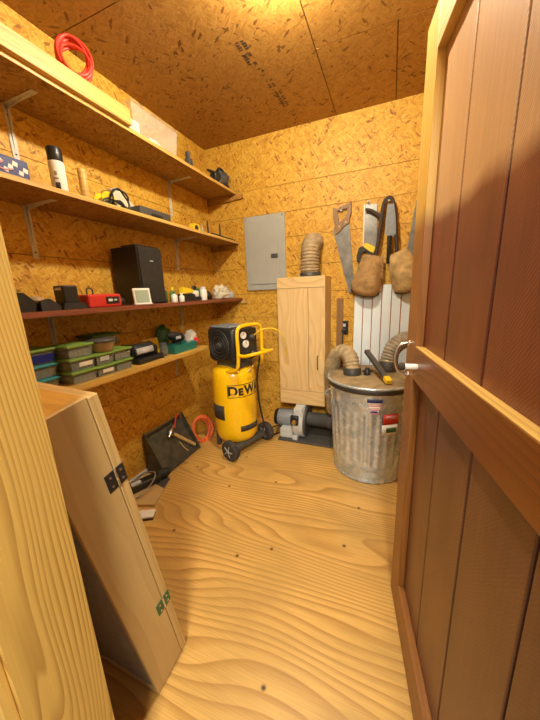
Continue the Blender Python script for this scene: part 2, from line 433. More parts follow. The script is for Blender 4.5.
# ---- door (open into the room)
dvec = V((.1494, -.98878, 0)); nvec = V((.98878, .1494, 0))     # along door towards hinge, outwards normal away from camera
DM = basis((1.617, -1.386, 0.006), dvec, nvec, V((0, 0, 1)))    # local x: from latch to hinge, y: through thickness
door = bpy.data.objects.new('door_1', None); COL.objects.link(door); door.matrix_world = DM; door['kind'] = 'structure'
DW, DH, RC = .95, 1.89, .022
mb = MB(); e = [0.006, .105, .300, .493, .688, .83, DW - .006]
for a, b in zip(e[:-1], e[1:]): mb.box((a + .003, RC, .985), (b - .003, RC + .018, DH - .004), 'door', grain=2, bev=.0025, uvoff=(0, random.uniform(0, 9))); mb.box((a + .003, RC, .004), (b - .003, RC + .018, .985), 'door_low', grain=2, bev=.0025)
mb.box((.006, RC + .012, .004), (DW - .006, RC + .02, DH - .004), 'gap')
mb.build('plank_panel', door)
SW = .112
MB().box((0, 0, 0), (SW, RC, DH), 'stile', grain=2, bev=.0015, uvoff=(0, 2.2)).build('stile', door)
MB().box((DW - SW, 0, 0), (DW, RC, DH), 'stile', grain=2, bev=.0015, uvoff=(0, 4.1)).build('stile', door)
MB().box((SW, 0, DH - SW), (DW - SW, RC, DH), 'pine', grain=0, bev=.0015).build('rail', door)
MB().box((SW, 0, .935), (DW - SW, RC, 1.035), 'rail', grain=0, bev=.0015).build('rail', door)
MB().box((SW, 0, 0), (DW - SW, RC, .135), 'low_rail', grain=0, bev=.0015).build('rail', door)
MB().tube([(.045, .0, 1.035), (.045, -.012, 1.036), (.045, -.034, 1.025), (.045, -.044, .985), (.045, -.034, .945), (.045, -.012, .93), (.045, 0, .93)], .0045, 10, 'chrome', res=6).cyl(.011, (.045, -.004, 1.035), (.045, 0, 1.035), 14, 'chrome').cyl(.011, (.045, -.004, .93), (.045, 0, .93), 14, 'chrome').build('door_handle', door, label='curved bright metal pull handle')
MB().box((SW, .0005, 1.035), (DW - SW, RC, 1.0375), 'pine', grain=0).build('rail_edge', door, label='pale bare wood top edge of the middle rail')
kn = MB().lathe(((.0075, 0), (.0085, .004), (.0085, .034), (.0065, .036)), 16, 'white', Matrix.Translation((.155, 0, .985)) @ Matrix.Rotation(PI / 2, 4, 'X')).build('door_bolt', door, label='small white peg with a dark end')
MB().lathe(((.008, .034), (.011, .036), (.011, .048), (.007, .052)), 16, 'strap', Matrix.Translation((.155, 0, .985)) @ Matrix.Rotation(PI / 2, 4, 'X')).build('peg_end', kn)

# ---- lamp on the ceiling (just above the frame)
lamp = thing('ceiling_lamp', 'round white ceiling lamp holder with a glowing bulb in mid ceiling', 'lamp', (1.13, -1.20, H))
MB().lathe(((.055, -.022), (.06, -.012), (.06, 0)), 32, 'white').build('base', lamp)
MB().lathe(((.0, -.085), (.022, -.08), (.036, -.062), (.036, -.045), (.022, -.024), (.02, -.02)), 24, 'bulb').build('bulb', lamp)

# ---- shelves
def shelf(z0, z1, x1, y0, y1, mat, edge, label):
    mb = MB(); mb.box((.002, y0, z0), (x1 - .004, y1, z1), mat, grain=1); mb.box((x1 - .004, y0, z0), (x1, y1, z1), edge, grain=1)
    return single(mb, 'shelf_board', label, 'shelf')
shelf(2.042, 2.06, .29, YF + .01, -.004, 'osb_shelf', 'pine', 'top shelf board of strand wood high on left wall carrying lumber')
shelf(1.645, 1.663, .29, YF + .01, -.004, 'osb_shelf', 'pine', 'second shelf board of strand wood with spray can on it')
shelf(1.158, 1.18, .29, YF + .01, -.004, 'redboard', 'redboard', 'thin red brown painted shelf with the black speaker on it')
BY1 = -.622
shelf(.82, .845, .29, -2.12, BY1, 'bench', 'bench', 'lowest wide pine shelf holding green lidded tubs')

def bracket(y, z, leg, label, arm=.2):
    t = thing('shelf_bracket', label, 'bracket', (0, y, z), group='white shelf brackets')
    mb = MB()
    mb.box((.001, -.013, -leg), (.004, .013, 0), 'white_metal', bev=.001); mb.prism([(.004, 0), (.004, -leg * .9), (.013, -leg * .25), (.013, 0)], -.002, .002, 1, 'white_metal')
    mb.build('wall_leg', t)
    mb = MB(); mb.box((.001, -.013, -.004), (arm, .013, -.001), 'white_metal', bev=.001); mb.prism([(0.004, -.004), (.004, -.022), (.05, -.016), (arm * .9, -.004)], -.002, .002, 1, 'white_metal')
    mb.build('shelf_arm', t)
    for zz in (-.04, -leg + .03): MB().cyl(.004, (.004, 0, zz), (.006, 0, zz), 10, 'dark_grey').build('screw', t)
    return t
bracket(-1.525, 2.042, .22, 'white shelf bracket under the top shelf, near the doorway')
bracket(-.52, 2.042, .24, 'white shelf bracket under the top shelf, near the far corner')
bracket(-1.53, 1.645, .23, 'white shelf bracket under the spray can shelf, left one')
bracket(-.51, 1.645, .23, 'white shelf bracket under the second shelf, right above the small bottles')
bracket(-1.525, 1.158, .20, 'white shelf bracket under the red shelf, behind the tubs')
bracket(-.53, 1.158, .20, 'white shelf bracket under the red shelf, right above the clear bag')
bracket(-1.5, .82, .20, 'white shelf bracket under the lowest shelf, hidden behind the leaning box')
bracket(-.66, .82, .22, 'white shelf bracket hanging under the right end of the lowest shelf')
single(MB().prism([(0.002, 1.985), (.35, 2.005), (.35, 2.04), (.002, 2.04)], -.022, -.001, 1, 'osb_shelf'), 'shelf_cleat', 'wooden cleat on back wall under the end of the top shelf', 'cleat')
single(MB().box((.002, -.02, 1.60), (.27, -.001, 1.643), 'osb_shelf'), 'shelf_cleat', 'wooden cleat on back wall under the end of the second shelf', 'cleat')
single(MB().box((.002, -.02, 1.132), (.345, -.001, 1.156), 'pine'), 'shelf_cleat', 'wooden cleat on back wall under the end of the red shelf', 'cleat')

# ---- top shelf contents
zt = 2.06
def board(lo, hi, label, mat='pine'):
    single(MB().box(lo, hi, mat, grain=1, bev=.002), 'lumber_board', label, 'board', group='boards on the top shelf')
board((.205, YF + .03, zt), (.312, -1.142, zt + .036), 'pale pine board on the top shelf, lower one at the front edge')
board((.195, YF + .03, zt + .039), (.306, -1.136, zt + .075), 'pale pine board on the top shelf, laid over the front board')
board((.04, YF + .03, zt), (.188, -1.15, zt + .036), 'pale pine board on the top shelf, behind the front pair', 'ply')
# red cord coil standing on the boards
def coil(name, label, cat, c, R, r, n, mat, axis, turns, jitter=.02, squash=1.0, seed=1):
    rg = random.Random(seed); z = V(axis).normalized(); x = V((0, 0, 1)) - z * z.z; x.normalize(); y = z.cross(x)
    pts = []
    for i in range(turns * 18 + 1):
        a = 2 * PI * i / 18; t = i / (turns * 18)
        k = 1 + jitter / R * 2.0 * mnoise.noise(V((a * .35, seed * 1.3, 0)))
        off = (mnoise.noise(V((t * turns * 1.7, seed, 4))) * jitter * 1.6)
        pts.append(V(c) + (x * math.cos(a) * R + y * math.sin(a) * R * squash) * k + z * off)
    return single(MB().tube(pts, r, 7, mat, res=2), name, label, cat)
coil('extension_cord', 'red orange extension cord coiled on top of the lumber', 'cord', (.235, -1.345, 2.242), .088, .0058, 0, 'redcord', (.66, -.62, .30), 10, .026, .66, 3)
# clear bin
t = thing('storage_bin', 'clear plastic storage bin on the top shelf beside the boards', 'storage bin', (.15, -.885, zt))
mb = MB(); a, b, h = .105, .185, .160; k = .9
def frustum(mb, a, b, h, k, mat, th=.003, z0=0):
    o = [(-a * k, -b * k), (a * k, -b * k), (a * k, b * k), (-a * k, b * k)]; O = [(-a, -b), (a, -b), (a, b), (-a, b)]
    vs = [(x, y, z0) for x, y in o] + [(x, y, z0 + h) for x, y in O]
    ins = lambda q, s: (q[0] - math.copysign(s, q[0]), q[1] - math.copysign(s, q[1]))
    vs += [(*ins(q, th), z0 + th) for q in o] + [(*ins(q, th), z0 + h) for q in O]
    fs = [(0, 3, 2, 1)] + [(i, (i + 1) % 4, 4 + (i + 1) % 4, 4 + i) for i in range(4)] + [(8, 9, 10, 11)] + [(8 + (i + 1) % 4, 8 + i, 12 + i, 12 + (i + 1) % 4) for i in range(4)] + [(4 + i, 4 + (i + 1) % 4, 12 + (i + 1) % 4, 12 + i) for i in range(4)]
    return mb.add(vs, fs, mat)
frustum(mb, a, b, h, k, 'bin'); mb.build('body', t)
MB().box((-.11, -.190, .160), (.11, .190, .172), 'bin', bev=.004).build('lid', t)
single(MB().blob((.15, -.83, zt + .05), (.05, .07, .045), .3, 2.5, 'white', 3, 2, flat=zt + .006), 'folded_cloth', 'white crumpled cloth seen inside the clear storage bin', 'cloth')
single(MB().box((.11, -1.025, zt + .005), (.19, -.955, zt + .12), 'paper', bev=.003), 'paper_box', 'pale paper box inside the left end of the clear bin', 'box')
mb = MB(); mb.box((.2, -.575, zt), (.24, -.53, zt + .08), 'dark_grey', bev=.006); mb.box((.205, -.57, zt + .08), (.235, -.545, zt + .12), 'dark_grey', bev=.006)
single(mb, 'battery_pack', 'small dark battery pack alone on the top shelf right of the bin', 'battery')
t = thing('hand_vacuum', 'dark blue black hand tool at the far end of the top shelf', 'tool', (.2, -.13, zt))
mb = MB(); mb.blob((0, .045, .07), (.055, .085, .075), .5, 1.8, 'dark_grey', 4, 5, flat=0); mb.build('body', t)
MB().box((-.03, -.06, .06), (.03, .02, .125), 'black', Matrix.Rotation(.3, 4, 'X'), bev=.012).build('motor_block', t)
mb = MB(); mb.tube([(0, .0, .10), (.01, -.09, .10), (.02, -.19, .085)], .016, 10, 'black', res=4, rfun=lambda i, u: .02 * (1 - .6 * u)); mb.build('nozzle', t)
mb = MB(); mb.tube([(0, -.04, .11), (.01, .0, .155), (.01, .06, .15), (0, .10, .10)], .012, 8, 'black', res=5); mb.build('handle', t)

# ---- second shelf contents
z2 = 1.663
t = thing('soda_carton', 'dark blue soda carton with pink script at the left end of the second shelf', 'carton', (.18, -1.80, z2))
MB().box((-.08, -.16, 0), (.08, .155, .072), 'blue', bev=.006).build('box', t)
rg = random.Random(5)
mb = MB(); mb.tube([(.081, -.09, .03), (.081, -.04, .046), (.081, -.02, .034), (.081, .02, .05), (.081, .045, .036), (.081, .07, .048)], .0045, 6, 'pink', res=4)
mb.build('red_script', t); mb = MB(); mb.tube([(.081, .0, .022), (.081, .03, .026), (.081, .07, .022), (.081, .10, .03)], .003, 6, 'pink', res=4)
mb.build('red_script', t)
for i in range(6):
    yy = .06 + .016 * i; zz = .05 - .013 * (i * 2 % 3); q = rg.uniform(.005, .010)
    MB().prism([(yy - q, zz - q * .6), (yy + q * .7, zz - q), (yy + q, zz + q * .5), (yy - q * .5, zz + q)], .0795, .0812, 0, 'paper').build('ice_print', t)
t = thing('spray_can', 'white spray paint can with black cap on the second shelf', 'spray can', (.18, -1.478, z2))
MB().lathe(((.028, 0), (.030, .003), (.030, .138), (.028, .143)), 28, 'paper').build('can', t)
MB().lathe(((.028, .143), (.029, .145), (.029, .193), (.026, .198)), 28, 'black').build('cap', t)
MB().patch(.030, -1.1, -.5, .03, .056, 'tyre', 6, th=.0006).build('label_print', t); MB().patch(.030, -1.0, -.7, .085, .1, 'hose', 4, th=.0006).build('label_print', t); MB().patch(.030, -1.2, -.6, .07, .074, 'tyre', 4, th=.0006).build('label_print', t)
single(MB().lathe(((.017, 0), (.018, .004), (.018, .135), (.015, .14)), 18, 'pine'), 'wood_dowel', 'short upright yellow wood tube right of the spray can', 'dowel', (.215, -1.388, z2))
t = thing('cord_reel', 'yellow reel with loose black cord on the second shelf', 'reel', (.16, -1.235, z2))
RX = Matrix.Rotation(PI / 2, 4, 'Y')
MB().cyl(.045, (-.03, 0, .047), (-.025, 0, .047), 24, 'yellow2').cyl(.045, (.025, 0, .047), (.03, 0, .047), 24, 'yellow2').cyl(.025, (-.025, 0, .047), (.025, 0, .047), 20, 'yellow2').build('reel', t)
mb = MB(); pts = [V((.05 + .01 * math.sin(i * 1.1), .05 + .052 * math.cos(2 * PI * i / 14), .06 + .052 * math.sin(2 * PI * i / 14))) for i in range(28)]
pts += [V((.05, .02, .02)), V((.04, -.05, .02)), V((.05, -.11, .025)), V((.02, -.16, .012))]
mb.tube(pts, .005, 7, 'black', res=3)
for q in range(3): mb.tube([(.045 + .006 * q, -.08 + .02 * q, .012), (.05, -.03, .05 - .012 * q), (.05, .05, .04 + .008 * q), (.05, .09, .012)], .005, 7, 'black', res=4)
mb.build('cord', t)
single(MB().prism([(-1.15, z2), (-.985, z2), (-.985, z2 + .075), (-1.05, z2 + .125), (-1.12, z2 + .155), (-1.15, z2 + .14)], .04, .12, 0, 'cloth'), 'wood_wedge', 'pale wedge shaped offcut leaning behind the black cord reel', 'offcut')
t = thing('tool_case', 'long black tool case on the second shelf right of the pale wedge', 'case', (.16, -.92, z2))
MB().box((-.05, -.13, 0), (.05, .13, .072), 'dark_grey', bev=.008).build('shell', t)
MB().box((.0495, -.045, .03), (.054, .045, .045), 'black', bev=.002).build('latch', t)
mb = MB(); mb.box((.15, -.735, z2), (.21, -.695, z2 + .03), 'black', bev=.005); single(mb, 'small_charger', 'tiny black charger on the second shelf left of the tape measure', 'charger')
t = thing('tape_measure', 'yellow tape measure on the second shelf above the panel corner', 'tape measure', (.2, -.53, z2))
MB().prism([(-.045, 0), (.045, 0), (.045, .04), (.025, .065), (-.02, .065), (-.045, .04)], -.02, .02, 0, 'yellow2').build('case', t)
MB().cyl(.022, (.0205, 0, .033), (.022, 0, .033), 18, 'black').build('disc', t)
single(MB().box((.13, -.67, z2), (.17, -.60, z2 + .022), 'yellow2', bev=.004), 'chalk_box', 'small yellow block on the second shelf left of the tape measure', 'chalk box')
mb = MB(); mb.lathe(((.018, 0), (.02, .005), (.02, .05), (.008, .06), (.008, .085)), 14, 'tanplastic'); single(mb, 'glue_bottle', 'small tan squeeze bottle on the second shelf beside the tape measure', 'bottle', (.19, -.42, z2))
mb = MB(); mb.lathe(((.006, 0), (.007, .004), (.007, .10), (.004, .13)), 10, 'black'); single(mb, 'marker_pen', 'thin dark upright marker on the second shelf, left of a pair', 'marker', (.18, -.32, z2), 'upright markers')
single(MB().lathe(((.006, 0), (.007, .004), (.007, .11), (.004, .135)), 10, 'black'), 'marker_pen', 'thin dark upright marker at the second shelf end, right of a pair', 'marker', (.2, -.17, z2), 'upright markers')
single(MB().box((.22, -.38, z2), (.262, -.02, z2 + .022), 'black', bev=.004), 'spirit_level', 'long black bar lying along the right end of the second shelf', 'level')

# ---- red shelf contents
z3 = 1.18
t = thing('battery_charger', 'large black charger at the left end of the red shelf', 'charger', (.17, -1.80, z3))
MB().prism([(-.11, 0), (.09, 0), (.10, .035), (.06, .075), (-.09, .088)], -.09, .06, 0, 'black').build('body', t)
MB().box((-.06, -.05, .083), (.04, .04, .094), 'dark_grey', bev=.004).build('slot', t)
t = thing('cordless_sander', 'low black cordless tool beside the large charger on the red shelf', 'tool', (.2, -1.652, z3))
mb = MB(); mb.prism([(-.04, 0), (.038, 0), (.038, .02), (.0, .05), (-.04, .042)], -.04, .04, 0, 'black_m'); mb.build('body', t)
MB().blob((.0, -.035, .045), (.03, .03, .018), .2, 2, 'tanplastic', 2, 2).build('pad', t)
t = thing('charging_dock', 'black charging dock with an upright battery on the red shelf', 'charger', (.2, -1.553, z3))
MB().prism([(-.058, 0), (.056, 0), (.056, .012), (.03, .03), (-.05, .03)], -.05, .05, 0, 'black_m').build('dock', t)
MB().box((-.035, -.035, .028), (.035, .03, .105), 'black', bev=.006).build('battery', t)
MB().box((-.02, -.0365, .085), (.02, -.035, .097), 'lightgrey').build('battery_label', t)
t = thing('red_radio', 'red plastic box with black label panel and carrying loop on the red shelf', 'radio', (.19, -1.398, z3))
MB().box((-.06, -.092, 0), (.06, .092, .064), 'red', bev=.008).build('body', t)
mb = MB(); mb.box((.06, -.0, .016), (.0625, .075, .05), 'black', bev=.001); q = mb.build('label_panel', t)
MB().box((.0625, .012, .028), (.0635, .035, .04), 'paper').build('label_print', q); MB().box((.0625, .045, .03), (.0635, .062, .038), 'lightgrey').build('label_print', q)
MB().tube([(0, -.05, .06), (0, -.05, .085), (0, -.035, .095), (0, -.02, .085), (0, -.02, .06)], .004, 8, 'dark_grey', res=4).build('loop', t)
mb = MB(); mb.blob((.2, -1.275, z3 + .018), (.03, .025, .03), .3, 2.5, 'black', 2, 4, flat=z3); mb.tube([(.2, -1.275, z3 + .03), (.19, -1.265, z3 + .055), (.21, -1.255, z3 + .05)], .005, 7, 'black', res=4)
single(mb, 'cable_clamp', 'small black clamp between the red box and the speaker', 'clamp')
t = thing('loudspeaker', 'tall black loudspeaker standing on the red shelf', 'loudspeaker', (.125, -1.04, z3))
MB().box((-.10, -.095, 0), (.098, .095, .325), 'black', bev=.005).build('cabinet', t)
MB().box((.098, -.09, .006), (.108, .09, .319), 'black_m', bev=.004).build('grille', t)
MB().box((.108, -.012, .245), (.1095, .014, .25), 'lightgrey').build('badge', t)
MB().box((-.02, -.09, .3255), (.09, .09, .333), 'black').build('top_cap', t)
MT = basis((.268, -1.178, z3), V((.90, -.436, 0)), V((.436, .90, 0)), V((0, 0, 1)))
t = thing('weather_monitor', 'white framed digital display leaning in front of the speaker', 'display', mtx=MT)
tilt = Matrix.Rotation(-.16, 4, 'Y')
MB().box((-.012, -.047, .0), (.004, .047, .092), 'white', tilt, bev=.004).build('frame', t)
MB().box((.004, -.036, .012), (.0055, .036, .08), 'lcd', tilt).build('screen', t)
MB().box((-.03, -.05, 0), (.016, .05, .008), 'white', bev=.003).build('foot', t)
def bottle(loc, r, h, body, capm, label, neck=.4):
    t = thing('small_bottle', label, 'bottle', loc, group='small bottles on the red shelf')
    MB().lathe(((r * .92, 0), (r, .003), (r, h * .62), (r * neck, h * .76), (r * neck, h * .8)), 18, body).build('body', t)
    MB().lathe(((r * neck * 1.2, h * .79), (r * neck * 1.2, h), (r * neck, h)), 14, capm).build('cap', t)
bottle((.17, -.90, z3), .024, .115, 'green', 'green', 'dark green bottle right beside the speaker')
bottle((.235, -.875, z3), .02, .07, 'white', 'green', 'short white bottle with green cap in front of the dark green bottle')
bottle((.19, -.835, z3), .02, .10, 'green_lid', 'yellow2', 'light green bottle with yellow cap behind the black tool tray')
bottle((.235, -.80, z3), .018, .06, 'white', 'white', 'short all white bottle left of the yellow glue gun')
t = thing('stapler', 'yellow and black staple gun among the small bottles on the red shelf', 'staple gun', (.2, -.70, z3))
MB().prism([(-.06, .055), (.06, .06), (.06, .082), (-.05, .10)], -.018, .018, 0, 'yellow2').build('body', t)
MB().prism([(-.06, 0), (.07, 0), (.06, .05), (-.06, .052)], -.03, .03, 0, 'black').build('base', t)
t = thing('caulk_tray', 'white and black clamp on the red shelf right of the staple gun', 'clamp', (.19, -.60, z3))
MB().box((-.03, -.04, .025), (.03, .03, .075), 'white', bev=.012).build('jaw', t)
MB().box((-.035, -.045, 0), (.035, .05, .03), 'black', bev=.006).build('base', t)
MB().tube([(0, -.02, .07), (0, .0, .10), (0, .03, .095)], .01, 8, 'black', res=4).build('lever', t)
MB().box((-.02, .032, .03), (.02, .055, .09), 'green', bev=.005).build('pad', t)
t = thing('white_bottle', 'plain white bottle left of the crumpled cloth on the red shelf', 'bottle', (.2, -.49, z3))
MB().lathe(((.026, 0), (.028, .004), (.028, .075), (.02, .085)), 20, 'white').build('body', t)
MB().lathe(((.02, .085), (.02, .10), (.016, .102)), 16, 'lightgrey').build('cap', t)
single(MB().blob((.15, -.385, z3 + .035), (.05, .045, .04), .3, 2.2, 'black_m', 3, 3, flat=z3), 'tool_bag', 'small black bag beside the pale cloth on the red shelf', 'bag')
single(MB().blob((.2, -.225, z3 + .05), (.065, .09, .065), .35, 2.4, 'cloth', 4, 9, flat=z3 + .001), 'crumpled_cloth', 'pale crumpled cloth heaped at the far end of the red shelf', 'cloth')
single(MB().blob((.18, -.06, z3 + .03), (.05, .035, .04), .3, 2.6, 'lightgrey', 3, 6, flat=z3), 'grey_rag', 'grey rag at the corner end of the red shelf', 'rag')

# ---- tubs on the lowest shelf
zb = .845
def tub(loc, a, b, h, lid, fill, label, sticker=None, rz=0.0):
    t = thing('storage_tub', label, 'tub', loc, rz, group='lidded tubs on the lowest shelf')
    mb = MB(); frustum(mb, a, b, h, .9, 'tub', .002); mb.build('body', t)
    MB().box((-a * .88, -b * .88, .003), (a * .88, b * .88, h * .72), fill, bev=.004).build('contents', t)
    mb = MB(); mb.box((-a - .005, -b - .005, h - .004), (a + .005, b + .005, h + .008), lid, bev=.004); mb.box((-a * .82, -b * .82, h + .008), (a * .82, b * .82, h + .0105), lid, bev=.001); mb.build('lid', t)
    if sticker:
        mat, y0, y1, z0, z1 = sticker
        sl = (a * .1) / h
        mb = MB(); mb.add([(a * .9 + sl * z + .0012 + k, y, z) for k in (0, .0006) for y, z in ((y0, z0), (y1, z0), (y1, z1), (y0, z1))], [(0, 3, 2, 1), (4, 5, 6, 7), (0, 1, 5, 4), (1, 2, 6, 5), (2, 3, 7, 6), (3, 0, 4, 7)], mat)
        mb.build('sticker', t)
    return t
hs = .066; st = .0765
def stack(x, y, a, b, items):
    z = zb
    for lid, fill, label, stick, h in items:
        tub((x, y, z), a, b, h, lid, fill, label, stick); z += h + .0105
# stack A
stack(.125, -1.714, .072, .060, (
    ('teal_lid', 'screws', 'teal lidded tub at the bottom of the stack nearest the doorway', None, .040),
    ('teal_lid', 'screws2', 'teal lidded tub in the middle of the stack nearest the doorway', None, .052),
    ('green_lid', 'screws2', 'green lidded tub with blue and white label topping the doorway stack', ('blue_label', -.04, .055, .006, .042), .058)))
stack(.19, -1.577, .07, .059, (
    ('green_lid', 'screws', 'green lidded tub at the bottom of the second stack, no sticker', None, .05),
    ('green_lid', 'screws2', 'green lidded tub with white sticker in the middle of the second stack', ('paper', -.02, .045, .016, .036), .05),
    ('green_lid', 'screws', 'green lidded tub on top of the second stack beside the bowl', None, .05)))
stack(.195, -1.462, .066, .050, (
    ('green_lid', 'screws', 'green lidded tub with white sticker at the bottom under the brown bowl', ('paper', -.025, .035, .018, .036), .048),
    ('green_lid', 'screws2', 'green tub with silver label directly under the brown lidded bowl', ('lightgrey', -.03, .02, .02, .042), .05)))
stack(.19, -1.355, .07, .052, (
    ('green_lid', 'screws', 'green lidded tub full of screws at the bottom of the rightmost stack', None, .05),
    ('green_lid', 'screws', 'green lidded tub with pale screws second in the rightmost stack', None, .05)))
tub((.05, -1.345, zb), .045, .07, .05, 'green_lid', 'screws2', 'green lidded tub at the back wall behind the rightmost stack, lower one')
tub((.05, -1.345, zb + .0605), .045, .07, .05, 'green_lid', 'screws', 'green lidded tub at the back wall behind the rightmost stack, upper one')
tub((.082, -1.345, zb + 2 * .0605), .06, .08, .062, 'green', 'screws2', 'dark green lidded tub topping the rightmost stack behind the bowl')
t = thing('round_bowl', 'brown round bowl with dark lid set on top of the tubs', 'bowl', (.222, -1.445, zb + .048 + .05 + .021))
MB().lathe(((.042, 0), (.052, .012), (.062, .05)), 32, 'tanplastic').build('bowl', t)
MB().lathe(((.064, .048), (.066, .052), (.066, .06), (.046, .066), (0.001, .068)), 32, 'dark_grey').build('lid', t)
# label machine
t = thing('tape_machine', 'black desktop machine with silver strip right of the tubs', 'label printer', (.17, -1.155, zb))
MB().box((-.07, -.10, 0), (.085, .105, .028), 'black', bev=.006).build('base', t)
MB().lathe(((.04, -.085), (.045, -.08), (.045, .075), (.04, .08)), 28, 'black_m', Matrix.Translation((-.0, 0, .062)) @ Matrix.Rotation(PI / 2, 4, 'X')).build('roll', t)
MB().patch(.046, -.25, .55, -.06, .07, 'lightgrey', 8, th=.001).build('silver_strip', t)
q = [o for o in t.children if o.name.startswith('silver')][0]; q.matrix_local = Matrix.Translation((0, 0, .062)) @ Matrix.Rotation(PI / 2, 4, 'X')
MB().box((-.05, -.10, .028), (.045, -.082, .112), 'black', bev=.01).build('side_plate', t)
MB().box((-.05, .082, .028), (.045, .10, .085), 'black', bev=.01).build('side_plate', t)
t = thing('glass_jar', 'small jar of green bits between black machine and teal tray', 'jar', (.215, -1.012, zb))
MB().lathe(((.025, 0), (.027, .003), (.027, .06), (.022, .07)), 20, 'tub').build('jar', t)
MB().lathe(((.022, .003), (.022, .05)), 16, 'screws').build('contents', t)
MB().lathe(((.024, .068), (.024, .084), (.02, .086)), 18, 'dark_grey').build('lid', t)
TB = basis((.10, -.96, zb + .048), V((.94, 0, -.34)), V((0, 1, 0)), V((.34, 0, .94)))
t = thing('note_pad', 'yellow paper pad propped behind the small jar on the lowest shelf', 'pad', mtx=Matrix.Translation((.085, -.965, zb)))
MB().box((-.012, -.075, 0), (.012, .065, .10), 'yellow2', Matrix.Rotation(-.25, 4, 'Y'), bev=.002).build('cover', t)
MB().box((-.009, -.073, .1001), (.009, .063, .1035), 'paper', Matrix.Rotation(-.25, 4, 'Y')).build('pages', t)
single(MB().blob((.05, -.82, zb + .085), (.035, .055, .085), .45, 2.2, 'green', 3, 12, flat=zb), 'work_gloves', 'dark green work gloves heaped behind the yellow pad', 'gloves')
t = thing('parts_tray', 'teal plastic parts tray near the right end of the lowest shelf', 'tray', (.205, -.845, zb))
mb = MB(); frustum(mb, .065, .125, .055, .88, 'teal', .004); mb.build('tray', t)
MB().box((-.05, -.03, .004), (.05, -.026, .05), 'teal').build('divider', t)
t = thing('pistol_drill', 'black drill lying on top of the teal parts tray', 'drill', (.18, -.835, zb + .055))
MB().lathe(((.018, -.07), (.03, -.05), (.032, .05), (.012, .075), (.008, .09)), 18, 'black_m', Matrix.Translation((0, 0, .045)) @ Matrix.Rotation(1.35, 4, 'X')).build('body', t)
MB().box((-.02, -.03, .0), (.02, .03, .03), 'black', bev=.008).build('grip', t)
MB().box((.028, -.04, .03), (.034, .01, .05), 'lightgrey', bev=.002).build('label', t)
t = thing('clear_bag', 'clear plastic bag with red sticker at the end of the lowest shelf', 'bag', (.19, -.69, zb))
mb = MB(); mb.blob((0, 0, .06), (.055, .042, .068), .3, 2.2, 'bagclear', 3, 15, flat=0); mb.build('bag', t)
MB().cyl(.026, (.058, -.012, .055), (.061, -.012, .056), 18, 'red').build('sticker', t)
MB().blob((0, 0, .04), (.04, .035, .035), .3, 2, 'white', 2, 5, flat=.003).build('contents', t)
single(MB().lathe(((.004, 0), (.005, .002), (.005, .15), (.003, .16)), 8, 'bench', Matrix.Rotation(.2, 4, 'X')), 'wooden_stick', 'thin pale stick standing behind the clear bag', 'stick', (.1, -.645, zb))

# ---- electrical panel
t = thing('breaker_panel', 'grey metal breaker panel on the back wall', 'electrical panel', (.538, 0, 1.547))
MB().box((-.185, -.018, -.305), (.185, -.0005, .305), 'grey_paint', bev=.003).build('cover', t)
d = MB().box((-.155, -.026, -.255), (.13, -.018, .26), 'grey_paint', bev=.003).build('door', t)
for x in (.03, .055, .09): MB().box((x, -.0272, -.25), (x + .003, -.0258, .255), 'grey_paint').build('rib', d)
MB().box((.06, -.032, -.045), (.122, -.026, -.01), 'dark_grey', bev=.003).build('latch', d)
for x in (-.17, .165):
    for z in (-.285, .285): MB().cyl(.005, (x, -.0195, z), (x, -.018, z), 10, 'chrome').build('screw', t)

# ---- plywood cabinet of the dust collector
t = thing('plywood_cabinet', 'tall pale plywood cabinet mounted on the back wall over the blower', 'cabinet', (.915, -.125, .295))
cw, cd, ch = .190, .124, 1.03
MB().box((-cw, -cd + .018, 0), (cw, cd, ch), 'ply', grain=2, bev=.002).build('body', t)
MB().box((-cw, -cd, .948), (cw, -cd + .018, ch), 'ply', grain=0, bev=.0015).build('top_panel', t)
MB().box((-cw, -cd, 0), (cw, -cd + .018, .118), 'ply', grain=0, bev=.0015).build('bottom_panel', t)
MB().box((-cw, -cd, .121), (.058, -cd + .018, .945), 'ply', grain=2, bev=.0015).build('front_panel', t)
d = MB().box((.061, -cd, .121), (cw, -cd + .018, .945), 'ply', grain=2, bev=.0015).build('door', t)
MB().tube([(.135, -cd, .315), (.135, -cd - .02, .322), (.135, -cd - .024, .37), (.135, -cd - .02, .415), (.135, -cd, .422)], .004, 8, 'dark_grey', res=4).build('handle', d)
for z in (.2, .73): MB().box((cw, -cd + .004, z), (cw + .004, -cd + .03, z + .03), 'brass', bev=.001).build('hinge', d)
def hose(name, label, path, r, mat, pitch=.016, loc=None, collar=None, cat='hose'):
    P = smooth_path([V(p) for p in path], 24)
    # resample evenly
    out = [P[0]]; step = pitch / 4; acc = 0
    for a, b in zip(P[:-1], P[1:]):
        seg = (b - a).length; d = 0
        while acc + (seg - d) >= step:
            d += step - acc; acc = 0; out.append(a + (b - a) * (d / seg))
        acc += seg - d
    t = thing(name, label, cat, path[0])
    o = V(path[0])
    rf = lambda i, u: r * (1.0, 1.05, 1.0, .88)[i % 4]
    MB().tube([p - o for p in out], r, 22, mat, rfun=rf).build('ribbed_tube', t)
    if collar:
        d = (out[3] - out[0]).normalized()
        q = d.to_track_quat('Z', 'Y').to_matrix().to_4x4()
        MB().lathe(((r * 1.13, 0), (r * 1.13, collar), (r * .98, collar + .004)), 28, 'lidrim', q).build('collar', t)
    return t
hose('dust_hose', 'ribbed tan hose rising from the cabinet top into the back wall', [(.962, -.125, 1.327), (.962, -.125, 1.45), (.964, -.105, 1.545), (.967, -.05, 1.585), (.968, .0, 1.59)], .073, 'hose_tan', .022, collar=.03)
MB_ = MB().box((1.152, -.012, .33), (1.205, -.001, 1.15), 'sawwood', grain=2)
single(MB_, 'wall_batten', 'narrow dark brown batten on the back wall right of the cabinet', 'batten')
